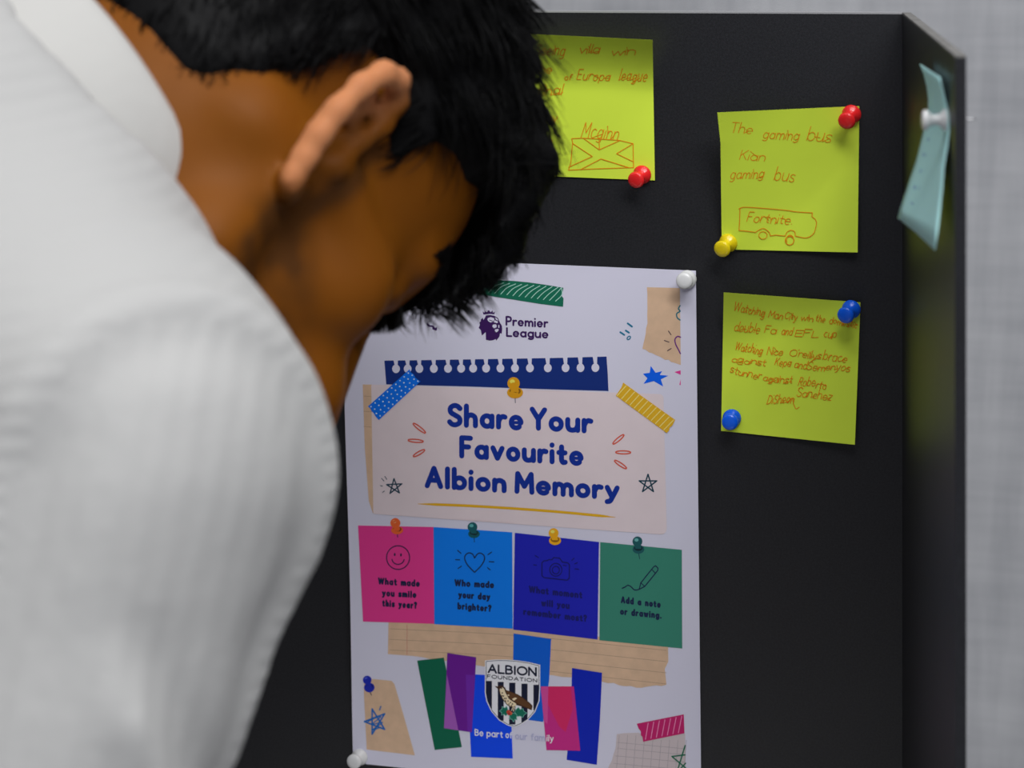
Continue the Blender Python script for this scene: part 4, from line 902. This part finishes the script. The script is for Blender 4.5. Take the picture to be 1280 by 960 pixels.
# stray lock tips along the fringe and crown edge
for k in range(220):
    x = RNG.uniform(-40, 62); y = RNG.uniform(96, 107) - max(0, x - 35) * .7; z = RNG.uniform(50, 68); c0_ = np.array([x, y, z]); L = RNG.uniform(3, 7)
    dr = nrm(np.array([RNG.normal(.1, .35), RNG.normal(.15, .3), -1.0])); pts = [c0_ + dr * L * t + gdown * 5 * t * t + np.array([0, 3 * math.sin(t * 3), 0]) for t in np.linspace(0, 1, 5)]
    paths.append([from_head(x_) for x_ in pts]); radii.append(RNG.uniform(.0002, .0004))
for x, y, z, dx, dy, dz, L in ((24, 106, 46, .7, .7, .0, 15), (29, 105, 48, .75, .65, .0, 13), (38, 104, 54, .5, .8, -.1, 10)):
    for k in range(22):
        c0_ = np.array([x, y, z]) + RNG.normal(0, 2.0, 3); dr = nrm(np.array([dx, dy, dz]) + RNG.normal(0, .10, 3))
        paths.append([from_head(c0_ + dr * L * t + gdown * 3 * t * t) for t in np.linspace(0, 1, 6)]); radii.append(.0003)
for k in range(420):                                          # brows
    sd = 1 if k % 2 else -1; t = RNG.uniform(0, 1); c0_ = np.array([sd * (14 + 38 * t), 97 - 22 * t * t, 31 + 6 * math.sin(t * 2.6) + RNG.normal(0, 1.6)])
    dr = nrm(np.array([sd * 1.0, -.35 * t, RNG.normal(.1, .2)])); pts = [c0_ + dr * 9 * s_ + np.array([0, 1.5 * math.sin(s_ * 3), 0]) for s_ in np.linspace(0, 1, 4)]
    paths.append([from_head(x_) for x_ in pts]); radii.append(.0004)
for k in range(220):                                           # lashes
    sd = 1 if k % 2 else -1; t = RNG.uniform(-1, 1); c0_ = np.array([sd * (31 + 11 * t), 87.5 - 2.5 * t * t, 11.5]); dr = nrm(np.array([sd * .3 * t, 1, -.7])); paths.append([from_head(c0_ + dr * 8 * s_) for s_ in (0, .35, .7, 1)]); radii.append(.0006)
sV, sF = strands_mesh(paths, radii)
hair = mesh_obj('hair', np.concatenate([cV, sV]) - HO, [tuple(f) for f in cQ] + [tuple(i + len(cV) for i in f) for f in sF], hair_m, person, smooth=True)
hair['label'] = 'short black hair with a falling fringe'

# ------------------------------------------------------------------ clothes
def fabric(name, col, stripe=True, rough=.75):
    m = bpy.data.materials.new(name); m.use_nodes = True; nt = m.node_tree; b = nt.nodes['Principled BSDF']
    b.inputs['Base Color'].default_value = (*col, 1); b.inputs['Roughness'].default_value = rough; b.inputs['Specular IOR Level'].default_value = .2; b.inputs['Sheen Weight'].default_value = .1
    tc = nt.nodes.new('ShaderNodeTexCoord'); n = nt.nodes.new('ShaderNodeTexNoise'); n.inputs['Scale'].default_value = 28; n.inputs['Detail'].default_value = 3; nt.links.new(tc.outputs['Object'], n.inputs['Vector'])
    bp = nt.nodes.new('ShaderNodeBump'); bp.inputs['Strength'].default_value = .35; bp.inputs['Distance'].default_value = .004; nt.links.new(n.outputs[0], bp.inputs['Height'])
    if stripe:
        a = nt.nodes.new('ShaderNodeAttribute'); a.attribute_name = 'stripe'; m1 = nt.nodes.new('ShaderNodeMath'); m1.operation = 'MULTIPLY_ADD'; m1.inputs[1].default_value = 3.0; nt.links.new(n.outputs[0], m1.inputs[0]); nt.links.new(a.outputs['Fac'], m1.inputs[2])
        si = nt.nodes.new('ShaderNodeMath'); si.operation = 'SINE'; nt.links.new(m1.outputs[0], si.inputs[0])
        n2 = nt.nodes.new('ShaderNodeTexNoise'); n2.inputs['Scale'].default_value = 55; nt.links.new(tc.outputs['Object'], n2.inputs['Vector'])
        mu = nt.nodes.new('ShaderNodeMath'); mu.operation = 'MULTIPLY'; nt.links.new(si.outputs[0], mu.inputs[0]); nt.links.new(n2.outputs[0], mu.inputs[1])
        b2 = nt.nodes.new('ShaderNodeBump'); b2.inputs['Strength'].default_value = .11; b2.inputs['Distance'].default_value = .0022; nt.links.new(mu.outputs[0], b2.inputs['Height']); nt.links.new(bp.outputs[0], b2.inputs['Normal']); nt.links.new(b2.outputs[0], b.inputs['Normal'])
    else: nt.links.new(bp.outputs[0], b.inputs['Normal'])
    return m
shirt_m = fabric('white_striped_cotton', (.41, .407, .397))
GS = .010
CA = nrm(RW @ np.array((.73, -.59, .34))); CC_ = cw(130, 162, .79) - CA * .038
def shirt_sdf(P):
    d = torso_sdf(P, GS); ar = smin(arm_sdf(P, SR, ER, WR, GS + .004), arm_sdf(P, SL, EL, WL, GS + .004), .001)
    d = smin(d, ar, .035)
    # open at the neck and hem
    d = smax(d, -cone(P, CC_ - CA * .02, CC_ + CA * .3, .084, .095), .008)
    return d
pts = np.array([NB, SR, SL, ER, EL, WR, WL, PEL, CH + f_w * .12])
tV, tQ = nets(shirt_sdf, pts.min(0) - .17, pts.max(0) + .17, .0056); tV = relax(tV, tQ, 4)
# finer piece where the camera sees it is the same field: refine by projecting subdivided vertices
tN = vnormals(tV, tQ)
cz = (tV - CW) @ RW; cpx = np.stack([640 + FPX * cz[:, 0] / cz[:, 2], 480 + FPX * cz[:, 1] / cz[:, 2]], 1)
def on_shirt(x, y):                                           # the shirt point seen there
    c = np.where(np.linalg.norm(cpx - (x, y), axis=1) < 26)[0]; return tV[c[np.argmin(cz[c, 2])]]
sp = [on_shirt(*p) for p in ((340, 420), (235, 392), (20, 525))]; SEAM_P = sp[1]; SEAM_N = nrm(np.cross(sp[1] - sp[0], sp[2] - sp[0])); SEAM_N = SEAM_N * np.sign(SEAM_N @ (ER - SR))
sdist = (tV - SEAM_P) @ SEAM_N
near = np.linalg.norm(tV - SR, axis=1) < .26
fold = .0035 * np.exp(-((sdist + .006) / .006) ** 2) - .0030 * np.exp(-((sdist - .006) / .007) ** 2)
wr = .0022 * vnoise(tV @ np.stack([r_w, u_w * .35, f_w], 1), .030, 8) + .0030 * vnoise(tV, .07, 9)
kA, kB = cw(150, 770, .60), cw(222, 965, .60); kN = nrm(np.cross(kB - kA, kA - CW)); kd = (tV - kA) @ kN * np.sign(kN @ (RW @ np.array([1.0, 0, 0])))
wr = wr + (.0045 * np.exp(-((kd + .008) / .008) ** 2) - .004 * np.exp(-((kd - .006) / .008) ** 2)) * np.clip(((tV - kA) @ nrm(kB - kA)) / .03, 0, 1)
tV2 = tV + tN * ((fold * near + wr)[:, None])
armax = nrm(ER - SR); sl_lat = nrm(np.cross(armax, RW @ np.array((0, 0, 1.0))))
ph_b = (tV @ nrm(RW @ np.array((.10, .97, .2)))) * 2 * math.pi / .0062; ph_s = (tV @ nrm(RW @ np.array((.97, .2, .2)))) * 2 * math.pi / .0085
is_s = (sdist > 0) & (((tV - SR) @ r_w) > -.12)
qmid = sdist[tQ].mean(1); cq = tV[tQ].mean(1); face_s = (qmid > 0) & (((cq - NB) @ r_w) > .05)
def sub(V, Q, keep):
    Qk = Q[keep]; ids, inv = np.unique(Qk, return_inverse=True); return V[ids], inv.reshape(Qk.shape), ids
v1, q1, i1 = sub(tV2, tQ, ~face_s); v2, q2, i2 = sub(tV2, tQ, face_s)
shirt = mesh_obj('shirt', v1 - HO, q1, shirt_m, person, smooth=True); attr(shirt, 'stripe', ph_b[i1]); shirt['label'] = 'white self striped long sleeved shirt'
sleeve = mesh_obj('sleeve', v2 - HO, q2, shirt_m, shirt, smooth=True); attr(sleeve, 'stripe', ph_s[i2])
for o in (shirt, sleeve):
    sm = o.modifiers.new('s', 'SUBSURF'); sm.levels = 1; sm.render_levels = 1
# collar: stand and fold swept round the neck
na_ = nrm(HO + HR @ np.array([0, -.03, -.05]) - NB); fwd = f_w - na_ * (f_w @ na_); fwd = nrm(fwd); lat = np.cross(fwd, na_)
na_ = nrm(RW @ np.array((.73, -.59, .34))); fwd = nrm(f_w - na_ * (f_w @ na_)); lat = np.cross(fwd, na_); CC = cw(130, 162, .79) - na_ * .038
prof = [(.000, .000), (.001, .015), (.002, .030), (.004, .038), (.007, .040), (.010, .036), (.014, .020), (.019, .002), (.023, -.010)]
V, F = [], []; n = 64
for k, (ro, z) in enumerate(prof):
    for i in range(n):
        t = 2 * math.pi * i / n; rad_l, rad_f = .066 + ro, .070 + ro
        V.append(CC + lat * math.cos(t) * rad_l + fwd * math.sin(t) * rad_f + na_ * (z + .006 * math.sin(t) * -1))
for k in range(len(prof) - 1):
    for i in range(n): F.append((k * n + i, k * n + (i + 1) % n, (k + 1) * n + (i + 1) % n, (k + 1) * n + i))
col = mesh_obj('collar', np.array(V) - HO, F, fabric('white_collar_cotton', (.47, .463, .442), False), shirt, smooth=True)
so = col.modifiers.new('t', 'SOLIDIFY'); so.thickness = .0012; ss = col.modifiers.new('s', 'SUBSURF'); ss.levels = ss.render_levels = 1
# trousers and shoes (below the frame)
HIP = PEL + np.array([-.02, -.02, -.04]); sidev = nrm(np.array([r_w[0], r_w[1], 0]))
FT = [HIP * np.array([1, 1, 0]) + sidev * s_ * .11 + np.array([.0, .0, .09]) for s_ in (1, -1)]
def tr_sdf(P):
    d = ell(P, HIP + np.array([0, 0, .02]), (.175, .165, .15))
    for s_, ft in zip((1, -1), FT):
        hp = HIP + sidev * s_ * .085 + np.array([0, 0, -.06]); kn = (hp + ft) / 2 + np.array([.03, .03, .0]); d = smin(d, smin(cone(P, hp, kn, .088, .066), cone(P, kn, ft, .066, .056), .03), .04)
    return d
pts = np.array([HIP, *FT]); v, q_ = nets(tr_sdf, pts.min(0) - .22, pts.max(0) + np.array([.22, .22, .2]), .011)
mesh_obj('trousers', v - HO, q_, mat('charcoal_trousers', (.03, .03, .035), .85, .2, noise=(40, .15)), person, smooth=True)
fd = nrm(np.array([f_w[0] + u_w[0], f_w[1] + u_w[1], 0]))
for ft in FT:
    def sh(P): return np.maximum(smin(ell(P, ft * np.array([1, 1, 0]) + fd * .07 + np.array([0, 0, .03]), (.135, .052, .045), np.stack([fd, np.cross(np.array([0, 0, 1.]), fd), np.array([0, 0, 1.])], 1)), cone(P, ft * np.array([1, 1, 0]) + np.array([0, 0, .045]), ft + np.array([0, 0, .01]), .046, .046), .03), -P[..., 2])
    v, q_ = nets(sh, ft * np.array([1, 1, 0]) - np.array([.23, .23, .02]), ft + np.array([.23, .23, .08]), .008)
    mesh_obj('shoe', v - HO, q_, mat('black_leather', (.015, .014, .014), .35, .5), person, smooth=True)
